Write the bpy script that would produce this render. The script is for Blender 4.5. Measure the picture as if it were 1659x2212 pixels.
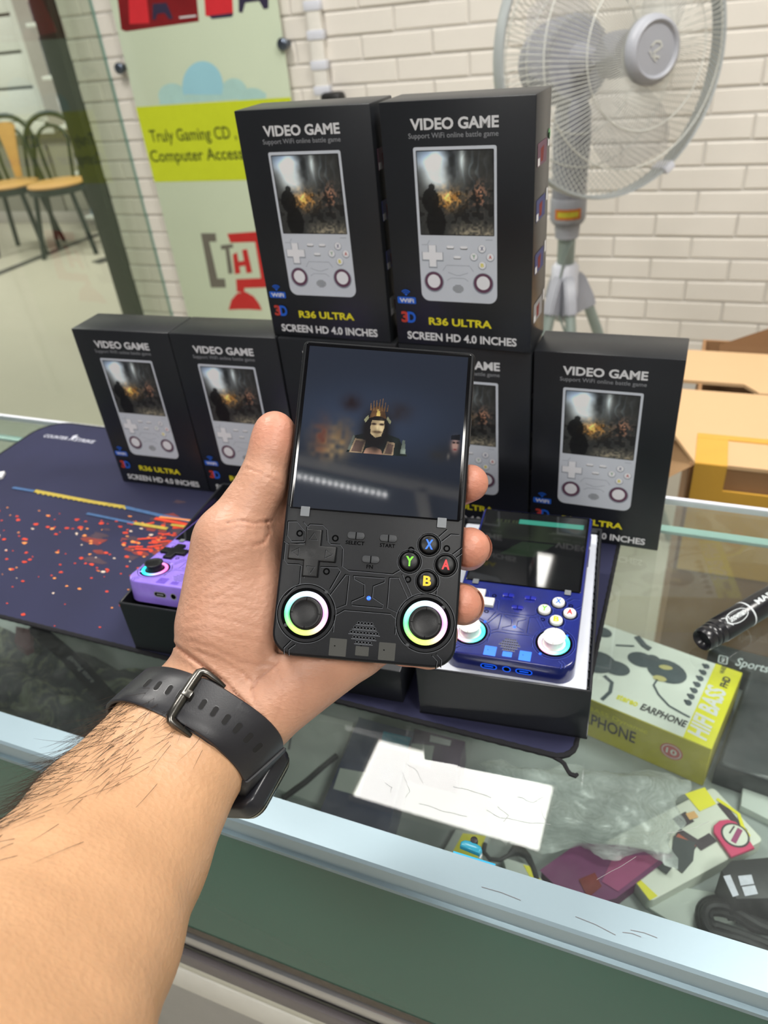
import bpy, bmesh, math, random
import numpy as np
from mathutils import Vector, Matrix
random.seed(7); RNG = np.random.default_rng(7)
S = bpy.context.scene
for _o in list(bpy.data.objects): bpy.data.objects.remove(_o)
COL = S.collection
PI = math.pi

# ------------------------------------------------------------------ camera
IW, IH, F = 1659.0, 2212.0, 1594.565
CAMC = np.array([0.10301, -0.51254, 0.38963])
def _camrot(yaw, pitch, roll):
    cy, sy = math.cos(yaw), math.sin(yaw)
    f = np.array([sy*math.cos(pitch), cy*math.cos(pitch), -math.sin(pitch)])
    r = np.array([cy, -sy, 0.]); d = np.cross(f, r)
    cr, sr = math.cos(roll), math.sin(roll)
    return np.array([cr*r+sr*d, -sr*r+cr*d, f])
CR = _camrot(math.radians(-24.9411), math.radians(34.4721), math.radians(6.2520))
cd = bpy.data.cameras.new('camera'); cam = bpy.data.objects.new('camera', cd); COL.objects.link(cam)
cd.sensor_fit = 'HORIZONTAL'; cd.sensor_width = 27.0; cd.lens = 27.0*F/IW
cd.clip_start = 0.01; cd.clip_end = 60
cd.dof.use_dof = True; cd.dof.focus_distance = 0.335; cd.dof.aperture_fstop = 12.5
cam.matrix_world = Matrix(((CR[0][0], -CR[1][0], -CR[2][0], CAMC[0]), (CR[0][1], -CR[1][1], -CR[2][1], CAMC[1]),
                           (CR[0][2], -CR[1][2], -CR[2][2], CAMC[2]), (0, 0, 0, 1)))
S.camera = cam
# ------------------------------------------------------------------ world, exposure
S.view_settings.view_transform = 'Standard'; S.view_settings.look = 'None'
S.view_settings.gamma = 1; S.view_settings.use_curve_mapping = False
S.view_settings.exposure = 0.2
W = bpy.data.worlds.new('World'); S.world = W; W.use_nodes = True
bg = W.node_tree.nodes['Background']; bg.inputs['Color'].default_value = (1.0, 0.985, 0.96, 1); bg.inputs['Strength'].default_value = 0.5
CEIL = 1.9
PANEL_POWER = 27.0
# (x, y, sx, sy) of the ceiling panels
PANELS = [(-0.435, 0.955, 0.65, 0.25), (-0.316, 1.583, 0.107, 0.182), (-0.95, 0.12, 0.6, 0.6), (0.85, 0.30, 0.6, 0.6), (1.3, -1.2, 0.6, 0.6), (-3.0, 3.95, .85, .75), (-5.2, 2.6, .85, .85), (-0.1, -2.2, 0.6, 0.6)]

# ------------------------------------------------------------------ view helpers used to place things on real planes
def ray(px, py):
    return np.array([(px-IW/2)/F, (py-IH/2)/F, 1.0]) @ CR
def onz(px, py, z=0.0):
    d = ray(px, py); return Vector(CAMC + d*(z-CAMC[2])/d[2])
def ony(px, py, y):
    d = ray(px, py); return Vector(CAMC + d*(y-CAMC[1])/d[1])
def atd(px, py, Z):
    return CAMC + ray(px, py)*Z
def reflz(px, py, P0, n, zc):
    d = ray(px, py); P = CAMC + d*(np.dot(P0-CAMC, n)/np.dot(d, n)); r = d-2*np.dot(d, n)*n
    return Vector(P + r*(zc-P[2])/r[2])

# ------------------------------------------------------------------ materials
def lin(c):
    c = [x/255.0 for x in c[:3]]
    return tuple(x/12.92 if x <= .04045 else ((x+.055)/1.055)**2.4 for x in c)
def _new(name):
    m = bpy.data.materials.new(name); m.use_nodes = True
    nt = m.node_tree; b = nt.nodes['Principled BSDF']; return m, nt, b
def mat(name, col, rough=.5, metal=0., spec=.5, coat=0., var=.08, vscale=40., bump=0., bscale=300., emit=0., ecol=None, sss=0., trans=0., alpha=1.):
    m, nt, b = _new(name); L = nt.links
    c = lin(col)
    b.inputs['Roughness'].default_value = rough; b.inputs['Metallic'].default_value = metal
    b.inputs['Specular IOR Level'].default_value = spec; b.inputs['Coat Weight'].default_value = coat
    b.inputs['Coat Roughness'].default_value = .08
    tc = nt.nodes.new('ShaderNodeTexCoord')
    if var > 0:
        n = nt.nodes.new('ShaderNodeTexNoise'); n.inputs['Scale'].default_value = vscale; n.inputs['Detail'].default_value = 3
        L.new(tc.outputs['Object'], n.inputs['Vector'])
        r = nt.nodes.new('ShaderNodeMix'); r.data_type = 'RGBA'
        r.inputs[6].default_value = (*[x*(1-var) for x in c], 1); r.inputs[7].default_value = (*[min(1, x*(1+var)) for x in c], 1)
        L.new(n.outputs['Fac'], r.inputs[0]); L.new(r.outputs[2], b.inputs['Base Color'])
    else: b.inputs['Base Color'].default_value = (*c, 1)
    if bump > 0:
        n2 = nt.nodes.new('ShaderNodeTexNoise'); n2.inputs['Scale'].default_value = bscale; n2.inputs['Detail'].default_value = 4
        L.new(tc.outputs['Object'], n2.inputs['Vector'])
        bp = nt.nodes.new('ShaderNodeBump'); bp.inputs['Strength'].default_value = bump; bp.inputs['Distance'].default_value = .001
        L.new(n2.outputs['Fac'], bp.inputs['Height']); L.new(bp.outputs['Normal'], b.inputs['Normal'])
    if emit > 0:
        b.inputs['Emission Color'].default_value = (*lin(ecol or col), 1); b.inputs['Emission Strength'].default_value = emit
    if sss > 0:
        b.inputs['Subsurface Weight'].default_value = sss; b.inputs['Subsurface Radius'].default_value = (.004, .0015, .0008)
        b.inputs['Subsurface Scale'].default_value = 1.0
    if trans > 0: b.inputs['Transmission Weight'].default_value = trans
    if alpha < 1: b.inputs['Alpha'].default_value = alpha
    return m
def attr_mat(name, rough=.4, emit=0., spec=.5, base=True, coat=0.):
    m, nt, b = _new(name)
    a = nt.nodes.new('ShaderNodeAttribute'); a.attribute_name = 'col'
    if base: nt.links.new(a.outputs['Color'], b.inputs['Base Color'])
    else: b.inputs['Base Color'].default_value = (.004, .004, .005, 1)
    b.inputs['Roughness'].default_value = rough; b.inputs['Specular IOR Level'].default_value = spec; b.inputs['Coat Weight'].default_value = coat
    if emit > 0:
        nt.links.new(a.outputs['Color'], b.inputs['Emission Color']); b.inputs['Emission Strength'].default_value = emit
    return m
def glass_mat(name, tint, boost=1.0, scratch=False, rough=0.0):
    """thin architectural glass: clear with a tint, Fresnel mirror on top"""
    m = bpy.data.materials.new(name); m.use_nodes = True; nt = m.node_tree; nt.nodes.clear(); L = nt.links
    out = nt.nodes.new('ShaderNodeOutputMaterial'); mx = nt.nodes.new('ShaderNodeMixShader')
    tr = nt.nodes.new('ShaderNodeBsdfTransparent'); tr.inputs['Color'].default_value = (*tint, 1)
    gl = nt.nodes.new('ShaderNodeBsdfGlossy'); gl.inputs['Roughness'].default_value = rough; gl.inputs['Color'].default_value = (boost, boost, boost, 1)
    fr = nt.nodes.new('ShaderNodeFresnel'); fr.inputs['IOR'].default_value = 1.5
    ge = nt.nodes.new('ShaderNodeNewGeometry'); inv = nt.nodes.new('ShaderNodeMath'); inv.operation = 'SUBTRACT'; inv.inputs[0].default_value = 1.0
    L.new(ge.outputs['Backfacing'], inv.inputs[1]); mu = nt.nodes.new('ShaderNodeMath'); mu.operation = 'MULTIPLY'; L.new(fr.outputs[0], mu.inputs[0]); L.new(inv.outputs[0], mu.inputs[1])
    m3 = nt.nodes.new('ShaderNodeMath'); m3.operation = 'MULTIPLY'; m3.use_clamp = True; L.new(mu.outputs[0], m3.inputs[0]); m3.inputs[1].default_value = 1.6   # both faces of the pane
    L.new(m3.outputs[0], mx.inputs[0]); L.new(tr.outputs[0], mx.inputs[1]); L.new(gl.outputs[0], mx.inputs[2])
    if scratch:
        tc = nt.nodes.new('ShaderNodeTexCoord')
        n = nt.nodes.new('ShaderNodeTexNoise'); n.inputs['Scale'].default_value = 14; n.inputs['Detail'].default_value = 6; n.inputs['Roughness'].default_value = .7
        L.new(tc.outputs['Object'], n.inputs['Vector'])
        r = nt.nodes.new('ShaderNodeMapRange'); r.inputs['From Min'].default_value = .45; r.inputs['From Max'].default_value = .8
        r.inputs['To Min'].default_value = 0.008; r.inputs['To Max'].default_value = .045
        L.new(n.outputs['Fac'], r.inputs['Value'])
        df = nt.nodes.new('ShaderNodeBsdfDiffuse'); df.inputs['Color'].default_value = (.75, .78, .78, 1)
        m2 = nt.nodes.new('ShaderNodeMixShader'); L.new(r.outputs[0], m2.inputs[0]); L.new(mx.outputs[0], m2.inputs[1]); L.new(df.outputs[0], m2.inputs[2])
        L.new(m2.outputs[0], out.inputs['Surface'])
    else: L.new(mx.outputs[0], out.inputs['Surface'])
    return m

M = {}
def dm(key, *a, **k): M[key] = mat(key, *a, **k)
dm('box_black', (30, 32, 36), .34, var=.3, vscale=18, bump=.04, bscale=900, spec=.6)
dm('print_white', (220, 220, 222), .5, var=.03); dm('print_grey', (140, 142, 146), .5, var=.03)
dm('print_yellow', (226, 214, 40), .5, var=.03); dm('print_blue', (32, 96, 205), .5, var=.1); dm('print_red', (190, 62, 48), .5, var=.1)
dm('print_shell', (206, 211, 220), .5, var=.05, vscale=60); dm('print_maroon', (98, 62, 84), .5); dm('print_pale', (236, 236, 240), .5)
dm('print_dark', (24, 24, 26), .5); dm('print_green', (84, 150, 96), .5); dm('print_navy', (40, 52, 110), .5); dm('print_shell_dark', (140, 148, 160), .5)
dm('black_plastic', (15, 16, 18), .40, var=.15, bump=.06, bscale=2500, spec=.35)
dm('smoke_shell', (17, 19, 23), .40, var=.2, vscale=120, bump=.06, bscale=3000, spec=.24)
dm('groove', (5, 5, 6), .9, spec=.05); dm('edge_light', (86, 90, 97), .4)
dm('black_gloss', (8, 8, 10), .10, spec=.5)
dm('letter_blue', (30, 110, 230), .35); dm('letter_green', (110, 205, 40), .35); dm('letter_red', (215, 34, 40), .35); dm('letter_yellow', (232, 190, 20), .35)
dm('clear_tape', (112, 116, 120), .25); dm('smoke_button', (52, 54, 57), .45, spec=.3); dm('led_blue', (20, 60, 255), .3, emit=5.0)
dm('engrave', (4, 4, 5), .9, spec=.05); dm('chip_olive', (38, 39, 34), .5, var=.2)
dm('blue_shell', (26, 36, 108), .22, var=.45, vscale=70, coat=.5); dm('blue_edge', (70, 92, 205), .3); dm('blue_button', (26, 36, 150), .25, coat=.4)
dm('blue_glow', (20, 90, 240), .3, emit=.6); dm('blue_port', (28, 112, 245), .3, emit=.25)
dm('white_plastic', (228, 227, 222), .4); dm('purple_shell', (146, 120, 222), .2, var=.25, vscale=80, coat=.5); dm('purple_edge', (170, 150, 235), .3)
dm('purple_button', (110, 85, 190), .3)
dm('tray_white', (214, 218, 228), .5, bump=.2, bscale=120)
dm('alu', (150, 170, 180), .38, metal=.3, var=.06, vscale=12, bump=.03, bscale=400)
dm('alu_side', (126, 148, 158), .4, metal=.3); dm('alu_brown', (112, 106, 108), .45, metal=.2)
dm('green_glass', (28, 88, 75), .15, var=.14, vscale=3, spec=.25); dm('chrome_track', (176, 176, 178), .25, metal=.8); dm('dark_track', (52, 50, 50), .5)
dm('dirt_strip', (88, 80, 70), .7, var=.3, vscale=200); dm('cab_white', (222, 220, 212), .45); dm('cab_grey', (158, 156, 152), .5); dm('cab_cream', (196, 194, 180), .5)
dm('case_floor', (146, 152, 150), .5, var=.12, vscale=9); dm('glass_edge', (140, 172, 166), .25)
dm('pad_top', (33, 35, 66), .85, var=.22, vscale=14, bump=.25, bscale=2500); dm('pad_edge', (18, 18, 24), .9, bump=.6, bscale=1800)
dm('ember_red', (205, 62, 34), .8, var=.2); dm('ember_orange', (226, 140, 70), .8); dm('ember_white', (222, 200, 180), .8); dm('streak_yellow', (176, 156, 62), .8, var=.3, vscale=200)
dm('streak_blue', (62, 96, 140), .8, var=.3, vscale=200); dm('haze_red', (120, 48, 44), .85, var=.4, vscale=90); dm('haze_brown', (66, 50, 62), .85, var=.3, vscale=90); dm('logo_grey', (190, 192, 205), .7)
dm('brick', (232, 226, 217), .6, var=.05, vscale=9, bump=.25, bscale=60); dm('mortar', (206, 202, 196), .8, bump=.4, bscale=90)
dm('dark_frame', (52, 58, 52), .45, metal=.2, var=.2, vscale=6); dm('corridor_wall', (172, 168, 156), .7, var=.05); dm('corridor_low', (150, 146, 136), .7, var=.08)
dm('floor_tile', (196, 190, 174), .35, var=.05, vscale=2); dm('floor_line', (74, 74, 70), .4); dm('ceiling_paint', (100, 104, 114), .8)
dm('room_wall', (120, 122, 128), .7, var=.05)
dm('shutter_white', (232, 234, 228), .5); dm('pillar_grey', (186, 180, 174), .6)
dm('poster_face', (212, 224, 198), .12, var=.06, vscale=2.2, coat=.6); dm('lime', (204, 216, 46), .3, var=.05); dm('cloud_blue', (158, 208, 222), .3, var=.06, vscale=8); dm('cloud_pale', (176, 212, 206), .3)
dm('poster_red', (196, 44, 44), .3); dm('poster_maroon', (128, 30, 34), .3, var=.3, vscale=14); dm('poster_text', (60, 72, 30), .4); dm('poster_grey', (112, 108, 98), .4); dm('poster_navy', (56, 50, 74), .3); dm('poster_scarlet', (214, 50, 58), .3)
dm('stud', (96, 104, 116), .25, metal=.8); dm('trunking', (236, 232, 224), .5); dm('socket_black', (30, 30, 30), .5)
dm('fan_grey', (168, 170, 178), .4, var=.04); dm('fan_dark', (150, 152, 162), .45, var=.05); dm('fan_wire', (206, 207, 200), .4); dm('fan_pole', (150, 162, 156), .35, metal=.3)
dm('fan_white', (222, 224, 234), .3, coat=.3); dm('fan_rim', (172, 177, 178), .4); dm('label_orange', (214, 120, 50), .5); dm('label_yellow', (208, 196, 60), .5); dm('cable_black', (34, 34, 36), .55, bump=.3, bscale=1500)
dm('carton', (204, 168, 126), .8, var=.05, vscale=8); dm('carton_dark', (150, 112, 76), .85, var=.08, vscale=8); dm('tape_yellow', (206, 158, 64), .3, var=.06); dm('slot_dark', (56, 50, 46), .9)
dm('bubble', (224, 222, 222), .3)
dm('chair_metal', (48, 58, 54), .4, metal=.3); dm('chair_wood', (206, 158, 96), .5, var=.12, vscale=20)
dm('shelf_blue', (150, 190, 225), .5); dm('goods_dark', (70, 74, 84), .5, var=.5, vscale=14); dm('goods_red', (190, 110, 96), .5)
dm('strap', (30, 30, 35), .42, var=.06, bump=.05, bscale=1500); dm('strap_hole', (10, 9, 10), .8); dm('buckle', (96, 94, 90), .28, metal=.95, var=.2, vscale=160, bump=.03, bscale=2500); dm('case_dark', (34, 35, 40), .3); dm('case_metal', (150, 150, 142), .25, metal=.9)
dm('hair', (44, 32, 26), .5, var=0); dm('nail', (230, 190, 172), .3, coat=.25, sss=.1)
dm('ear_white', (222, 226, 218), .45, var=.03); dm('ear_yellow', (226, 220, 30), .45); dm('ear_olive', (186, 176, 40), .5); dm('ear_dark', (66, 78, 84), .4, var=.35, vscale=150); dm('ear_gold', (190, 180, 120), .4); dm('seal_red', (196, 92, 88), .5)
dm('magenta', (112, 52, 96), .4, var=.25, vscale=30); dm('magenta_pink', (150, 66, 110), .45, var=.2, vscale=30); dm('pack_white', (214, 216, 204), .45, var=.04); dm('pack_yellow', (228, 220, 50), .4); dm('tag_pink', (206, 70, 110), .35); dm('tag_dark', (70, 60, 66), .4); dm('cable_orange', (176, 92, 70), .5); dm('plug_copper', (216, 168, 110), .4); dm('shell_grey', (70, 74, 76), .4)
dm('adapter', (30, 31, 33), .5); dm('sticker', (200, 200, 214), .5, var=.2, vscale=400)
dm('navy_pack', (52, 62, 92), .35, var=.3, vscale=20); dm('purple_pack', (70, 38, 80), .4, var=.2); dm('paper', (186, 192, 186), .6, var=.05); dm('fabric', (70, 74, 72), .9, var=.6, vscale=16); dm('lanyard', (50, 62, 96), .7); dm('maroon_cloth', (96, 48, 54), .8)
dm('teal', (52, 150, 178), .2, coat=.4); dm('cyan', (40, 178, 226), .4); dm('dark_pouch', (34, 40, 42), .35, var=.5, vscale=60); dm('silver_ink', (190, 196, 198), .4)
dm('marker_black', (24, 24, 28), .3, coat=.3); dm('thread', (20, 20, 24), .9)
M['panel_glow'] = mat('panel_glow', (255, 255, 255), .5, var=0, emit=PANEL_POWER, ecol=(255, 252, 246))
M['panel_dim'] = mat('panel_dim', (255, 255, 255), .5, var=0, emit=11.5, ecol=(255, 253, 248))
dm('glass_scratch', (150, 152, 150), .5)
M['led_glow'] = mat('led_glow', (255, 255, 255), .5, var=0, emit=16.0)
M['ring_glow'] = attr_mat('ring_glow', .3, emit=.95)
M['picture'] = attr_mat('picture', .45)
M['screen_on'] = attr_mat('screen_on', .04, emit=1.0, spec=.9, base=False)
M['glass_top'] = glass_mat('glass_top', (.93, .965, .95), scratch=True)
M['glass_wall'] = glass_mat('glass_wall', (.93, .965, .92))
M['acrylic'] = glass_mat('acrylic', (.97, .97, .97))
def bag_mat():
    m = bpy.data.materials.new('plastic_bag'); m.use_nodes = True; nt = m.node_tree; L = nt.links
    b = nt.nodes['Principled BSDF']; b.inputs['Base Color'].default_value = (.62, .66, .64, 1); b.inputs['Roughness'].default_value = .25
    n = nt.nodes.new('ShaderNodeTexNoise'); n.inputs['Scale'].default_value = 16; n.inputs['Detail'].default_value = 3
    r = nt.nodes.new('ShaderNodeMapRange'); r.inputs['From Min'].default_value = .3; r.inputs['From Max'].default_value = .75; r.inputs['To Min'].default_value = .30; r.inputs['To Max'].default_value = .62
    L.new(n.outputs['Fac'], r.inputs['Value']); L.new(r.outputs[0], b.inputs['Alpha']); return m
M['bag'] = bag_mat()
def skin_mat():
    m, nt, b = _new('skin'); L = nt.links
    a = nt.nodes.new('ShaderNodeAttribute'); a.attribute_name = 'col'; tc = nt.nodes.new('ShaderNodeTexCoord')
    n = nt.nodes.new('ShaderNodeTexNoise'); n.inputs['Scale'].default_value = 90; n.inputs['Detail'].default_value = 5; L.new(tc.outputs['Object'], n.inputs['Vector'])
    mr = nt.nodes.new('ShaderNodeMapRange'); mr.inputs['To Min'].default_value = .88; mr.inputs['To Max'].default_value = 1.1; L.new(n.outputs['Fac'], mr.inputs['Value'])
    mx = nt.nodes.new('ShaderNodeMix'); mx.data_type = 'RGBA'; mx.blend_type = 'MULTIPLY'; mx.inputs[0].default_value = 1
    L.new(a.outputs['Color'], mx.inputs[6]); L.new(mr.outputs[0], mx.inputs[7]); L.new(mx.outputs[2], b.inputs['Base Color'])
    b.inputs['Roughness'].default_value = .43; b.inputs['Specular IOR Level'].default_value = .42
    b.inputs['Subsurface Weight'].default_value = .12; b.inputs['Subsurface Radius'].default_value = (.005, .0018, .001); b.inputs['Subsurface Scale'].default_value = 1.0
    v = nt.nodes.new('ShaderNodeTexVoronoi'); v.inputs['Scale'].default_value = 420; L.new(tc.outputs['Object'], v.inputs['Vector'])
    mp = nt.nodes.new('ShaderNodeMapping'); mp.inputs['Rotation'].default_value = (.3, .4, .5); mp.inputs['Scale'].default_value = (1.6, 3.5, 2.6); L.new(tc.outputs['Object'], mp.inputs['Vector'])
    n3 = nt.nodes.new('ShaderNodeTexNoise'); n3.inputs['Scale'].default_value = 330; n3.inputs['Detail'].default_value = 4; L.new(mp.outputs[0], n3.inputs['Vector'])
    ad = nt.nodes.new('ShaderNodeMath'); ad.operation = 'ADD'; L.new(v.outputs['Distance'], ad.inputs[0]); L.new(n3.outputs['Fac'], ad.inputs[1])
    bp = nt.nodes.new('ShaderNodeBump'); bp.inputs['Strength'].default_value = .42; bp.inputs['Distance'].default_value = .0004
    L.new(ad.outputs[0], bp.inputs['Height']); L.new(bp.outputs['Normal'], b.inputs['Normal'])
    return m
M['skin'] = skin_mat()
def floral_mat():
    m, nt, b = _new('fabric_print'); L = nt.links; tc = nt.nodes.new('ShaderNodeTexCoord')
    n = nt.nodes.new('ShaderNodeTexNoise'); n.inputs['Scale'].default_value = 34; n.inputs['Detail'].default_value = 3; n.inputs['Distortion'].default_value = 1.6; L.new(tc.outputs['Object'], n.inputs['Vector'])
    r = nt.nodes.new('ShaderNodeValToRGB'); e = r.color_ramp.elements; e[0].position = .38; e[0].color = (*lin((44, 48, 52)), 1); e[1].position = .72; e[1].color = (*lin((150, 154, 140)), 1)
    k = e.new(.5); k.color = (*lin((62, 68, 68)), 1); k = e.new(.6); k.color = (*lin((108, 112, 92)), 1)
    L.new(n.outputs['Fac'], r.inputs[0]); L.new(r.outputs[0], b.inputs['Base Color']); b.inputs['Roughness'].default_value = .9; return m
M['fabric_print'] = floral_mat()
M['fan_blade'] = mat('fan_blade', (176, 176, 184), .3, var=.03, alpha=.3)

# ------------------------------------------------------------------ mesh helpers
def tf(bm, verts, Mx):
    if Mx is not None: bmesh.ops.transform(bm, matrix=Mx, verts=verts)
def bx(bm, lo, hi, bev=0., seg=2, mi=0, Mx=None):
    r = bmesh.ops.create_cube(bm, size=1); vs = r['verts']
    for v in vs: v.co = Vector([lo[i]+(v.co[i]+.5)*(hi[i]-lo[i]) for i in range(3)])
    fs = set(f for v in vs for f in v.link_faces)
    for f in fs: f.material_index = mi
    if bev > 0:
        es = list(set(e for v in vs for e in v.link_edges))
        rr = bmesh.ops.bevel(bm, geom=es, offset=bev, segments=seg, profile=.5, affect='EDGES')
        vs = list(set(v for f in rr['faces'] for v in f.verts) | set(v for v in vs if v.is_valid))
        for v in vs:
            for f in v.link_faces: f.material_index = mi
    tf(bm, vs, Mx); return vs
def prism(bm, pts, z0, z1, bev=0., seg=2, mi=0, Mx=None, both=False, bev_side=None):
    n = len(pts)
    def ring(off, z):
        return [bm.verts.new((p[0], p[1], z)) for p in (inset(pts, off) if off else pts)]
    rings = []
    if bev > 0 and both:
        for k in range(seg+1):
            a = PI/2*k/seg; rings.append(ring(bev*(1-math.sin(a)), z0+bev*(1-math.cos(a))))
    else: rings.append(ring(0, z0))
    if bev > 0:
        for k in range(seg+1):
            a = PI/2*k/seg; rings.append(ring(bev*(1-math.cos(a)), z1-bev+bev*math.sin(a)))
    else: rings.append(ring(0, z1))
    fs = []
    for a, b in zip(rings, rings[1:]):
        for i in range(n): fs.append(bm.faces.new((a[i], a[(i+1) % n], b[(i+1) % n], b[i])))
    fs.append(bm.faces.new(rings[-1])); fs.append(bm.faces.new(rings[0][::-1]))
    for f in fs: f.material_index = mi
    vs = [v for r in rings for v in r]; tf(bm, vs, Mx); return vs
def inset(pts, d):
    n = len(pts); out = []
    for i in range(n):
        p0, p1, p2 = Vector(pts[i-1][:2]), Vector(pts[i][:2]), Vector(pts[(i+1) % n][:2])
        a = (p1-p0); b = (p2-p1)
        if a.length < 1e-9 or b.length < 1e-9: out.append(tuple(p1)); continue
        a.normalize(); b.normalize(); n1 = Vector((-a.y, a.x)); n2 = Vector((-b.y, b.x)); m = n1+n2
        if m.length < 1e-6: m = n1
        m.normalize(); k = d/max(.35, m.dot(n1)); q = p1+m*k; out.append((q.x, q.y))
    return out
def rrect(x0, y0, x1, y1, r, n=6):
    if not isinstance(r, (list, tuple)): r = [r]*4   # bl, br, tr, tl
    out = []
    for (cx, cy, a0, q) in ((x0+r[0], y0+r[0], PI, r[0]), (x1-r[1], y0+r[1], 1.5*PI, r[1]), (x1-r[2], y1-r[2], 0, r[2]), (x0+r[3], y1-r[3], PI/2, r[3])):
        for k in range(n+1):
            a = a0+PI/2*k/n; out.append((cx+q*math.cos(a), cy+q*math.sin(a)))
    return out
def circ(cx, cy, r, n=24, ry=None):
    return [(cx+r*math.cos(2*PI*k/n), cy+(ry or r)*math.sin(2*PI*k/n)) for k in range(n)]
def flat(bm, pts, z, mi=0, Mx=None):
    vs = [bm.verts.new((p[0], p[1], p[2] if len(p) > 2 else z)) for p in pts]; f = bm.faces.new(vs); f.material_index = mi; tf(bm, vs, Mx); return vs
def tube(bm, pts, r, n=8, mi=0, closed=False, cap=True, flatn=None, w=1.0):
    P = [Vector(p) for p in pts]; m = len(P); R = r if isinstance(r, (list, tuple)) else [r]*m
    T = []
    for i in range(m):
        a = P[i-1] if (i > 0 or closed) else P[i]; b = P[(i+1) % m] if (i < m-1 or closed) else P[i]
        t = (b-a); T.append(t.normalized() if t.length > 1e-12 else Vector((0, 0, 1)))
    up = Vector((0, 0, 1)) if abs(T[0].z) < .9 else Vector((1, 0, 0))
    if flatn is not None: up = Vector(flatn)
    N = (up-T[0]*up.dot(T[0])).normalized(); rings = []
    for i in range(m):
        if flatn is not None: N = Vector(flatn)
        N = (N-T[i]*N.dot(T[i]))
        N = N.normalized() if N.length > 1e-6 else T[i].orthogonal().normalized()
        B = T[i].cross(N)
        rings.append([bm.verts.new(P[i]+(N*math.cos(2*PI*k/n)+B*math.sin(2*PI*k/n)*w)*R[i]) for k in range(n)])
    fs = []
    for i in range(m if closed else m-1):
        a, b = rings[i], rings[(i+1) % m]
        for k in range(n): fs.append(bm.faces.new((a[k], a[(k+1) % n], b[(k+1) % n], b[k])))
    if cap and not closed and n > 2: fs.append(bm.faces.new(rings[0][::-1])); fs.append(bm.faces.new(rings[-1]))
    for f in fs: f.material_index = mi
    return [v for r_ in rings for v in r_]
def lathe(bm, prof, n=32, mi=0, Mx=None, capb=True, capt=True, mis=None):
    rings = [[bm.verts.new((r*math.cos(2*PI*k/n), r*math.sin(2*PI*k/n), z)) for k in range(n)] for r, z in prof]
    for j, (a, b) in enumerate(zip(rings, rings[1:])):
        for k in range(n):
            f = bm.faces.new((a[k], a[(k+1) % n], b[(k+1) % n], b[k])); f.material_index = mis[j] if mis else mi
    if capb: bm.faces.new(rings[0][::-1]).material_index = mi
    if capt: bm.faces.new(rings[-1]).material_index = mis[-1] if mis else mi
    vs = [v for r_ in rings for v in r_]; tf(bm, vs, Mx); return vs
def strip(bm, pts, w, z=0., mi=0, closed=False, Mx=None):
    """flat ribbon along a 2D polyline"""
    n = len(pts); P = [Vector(p[:2]) for p in pts]; L_, R_ = [], []
    for i in range(n):
        a = P[i-1] if (i > 0 or closed) else P[i]; b = P[(i+1) % n] if (i < n-1 or closed) else P[i]
        t = (b-a); t = t.normalized() if t.length > 1e-9 else Vector((1, 0)); nn = Vector((-t.y, t.x))*w/2
        L_.append(bm.verts.new((*(P[i]+nn), z))); R_.append(bm.verts.new((*(P[i]-nn), z)))
    for i in range(n if closed else n-1):
        j = (i+1) % n; f = bm.faces.new((L_[i], R_[i], R_[j], L_[j])); f.material_index = mi
    vs = L_+R_; tf(bm, vs, Mx); return vs
_TXT = {}
def text_me(s, bold=0., spacing=1.0):
    k = (s, bold, spacing)
    if k not in _TXT:
        c = bpy.data.curves.new('t', 'FONT'); c.body = s; c.size = 1; c.offset = bold; c.space_character = spacing; c.resolution_u = 3
        o = bpy.data.objects.new('t', c); me = bpy.data.meshes.new_from_object(o); bpy.data.objects.remove(o); bpy.data.curves.remove(c)
        co = np.array([v.co[:] for v in me.vertices]); _TXT[k] = (me, co.min(0), co.max(0))
    return _TXT[k]
def text(bm, s, x0, y0, x1, y1, z=0., mi=0, Mx=None, bold=.012, shear=0., spacing=1.0, depth=0.):
    """text whose ink fills the box x0..x1, y0..y1"""
    me, lo, hi = text_me(s, bold, spacing)
    n0 = len(bm.verts); f0 = len(bm.faces); bm.from_mesh(me); bm.verts.ensure_lookup_table(); bm.faces.ensure_lookup_table()
    vs = [bm.verts[i] for i in range(n0, len(bm.verts))]
    for i in range(f0, len(bm.faces)):
        bm.faces[i].material_index = mi; bm.faces[i].smooth = False
    sx = (x1-x0)/(hi[0]-lo[0]); sy = (y1-y0)/(hi[1]-lo[1])
    for v in vs:
        yy = (v.co.y-lo[1])*sy; v.co = Vector((x0+(v.co.x-lo[0])*sx+shear*yy, y0+yy, z))
    if depth:
        r = bmesh.ops.extrude_face_region(bm, geom=[bm.faces[i] for i in range(f0, len(bm.faces))])
        nv = [g for g in r['geom'] if isinstance(g, bmesh.types.BMVert)]
        for v in nv: v.co.z += depth
        vs = vs+nv
        bm.faces.ensure_lookup_table()
        for i in range(f0, len(bm.faces)): bm.faces[i].material_index = mi
    tf(bm, vs, Mx); return vs
def obj(name, bm, mats, parent=None, s=1.0, smooth=40, loc=None, Mx=None, kind=None):
    me = bpy.data.meshes.new(name)
    if s != 1.0: bmesh.ops.scale(bm, vec=(s, s, s), verts=bm.verts)
    bmesh.ops.recalc_face_normals(bm, faces=bm.faces)
    bm.to_mesh(me); bm.free()
    for m in (mats if isinstance(mats, (list, tuple)) else [mats]): me.materials.append(M[m] if isinstance(m, str) else m)
    if smooth:
        me.shade_smooth(); me.set_sharp_from_angle(angle=math.radians(smooth))
    o = bpy.data.objects.new(name, me); COL.objects.link(o)
    if parent: o.parent = parent
    if loc is not None: o.location = loc
    if Mx is not None: o.matrix_local = Mx
    if kind: o['kind'] = kind
    return o
def B(): return bmesh.new()
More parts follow.
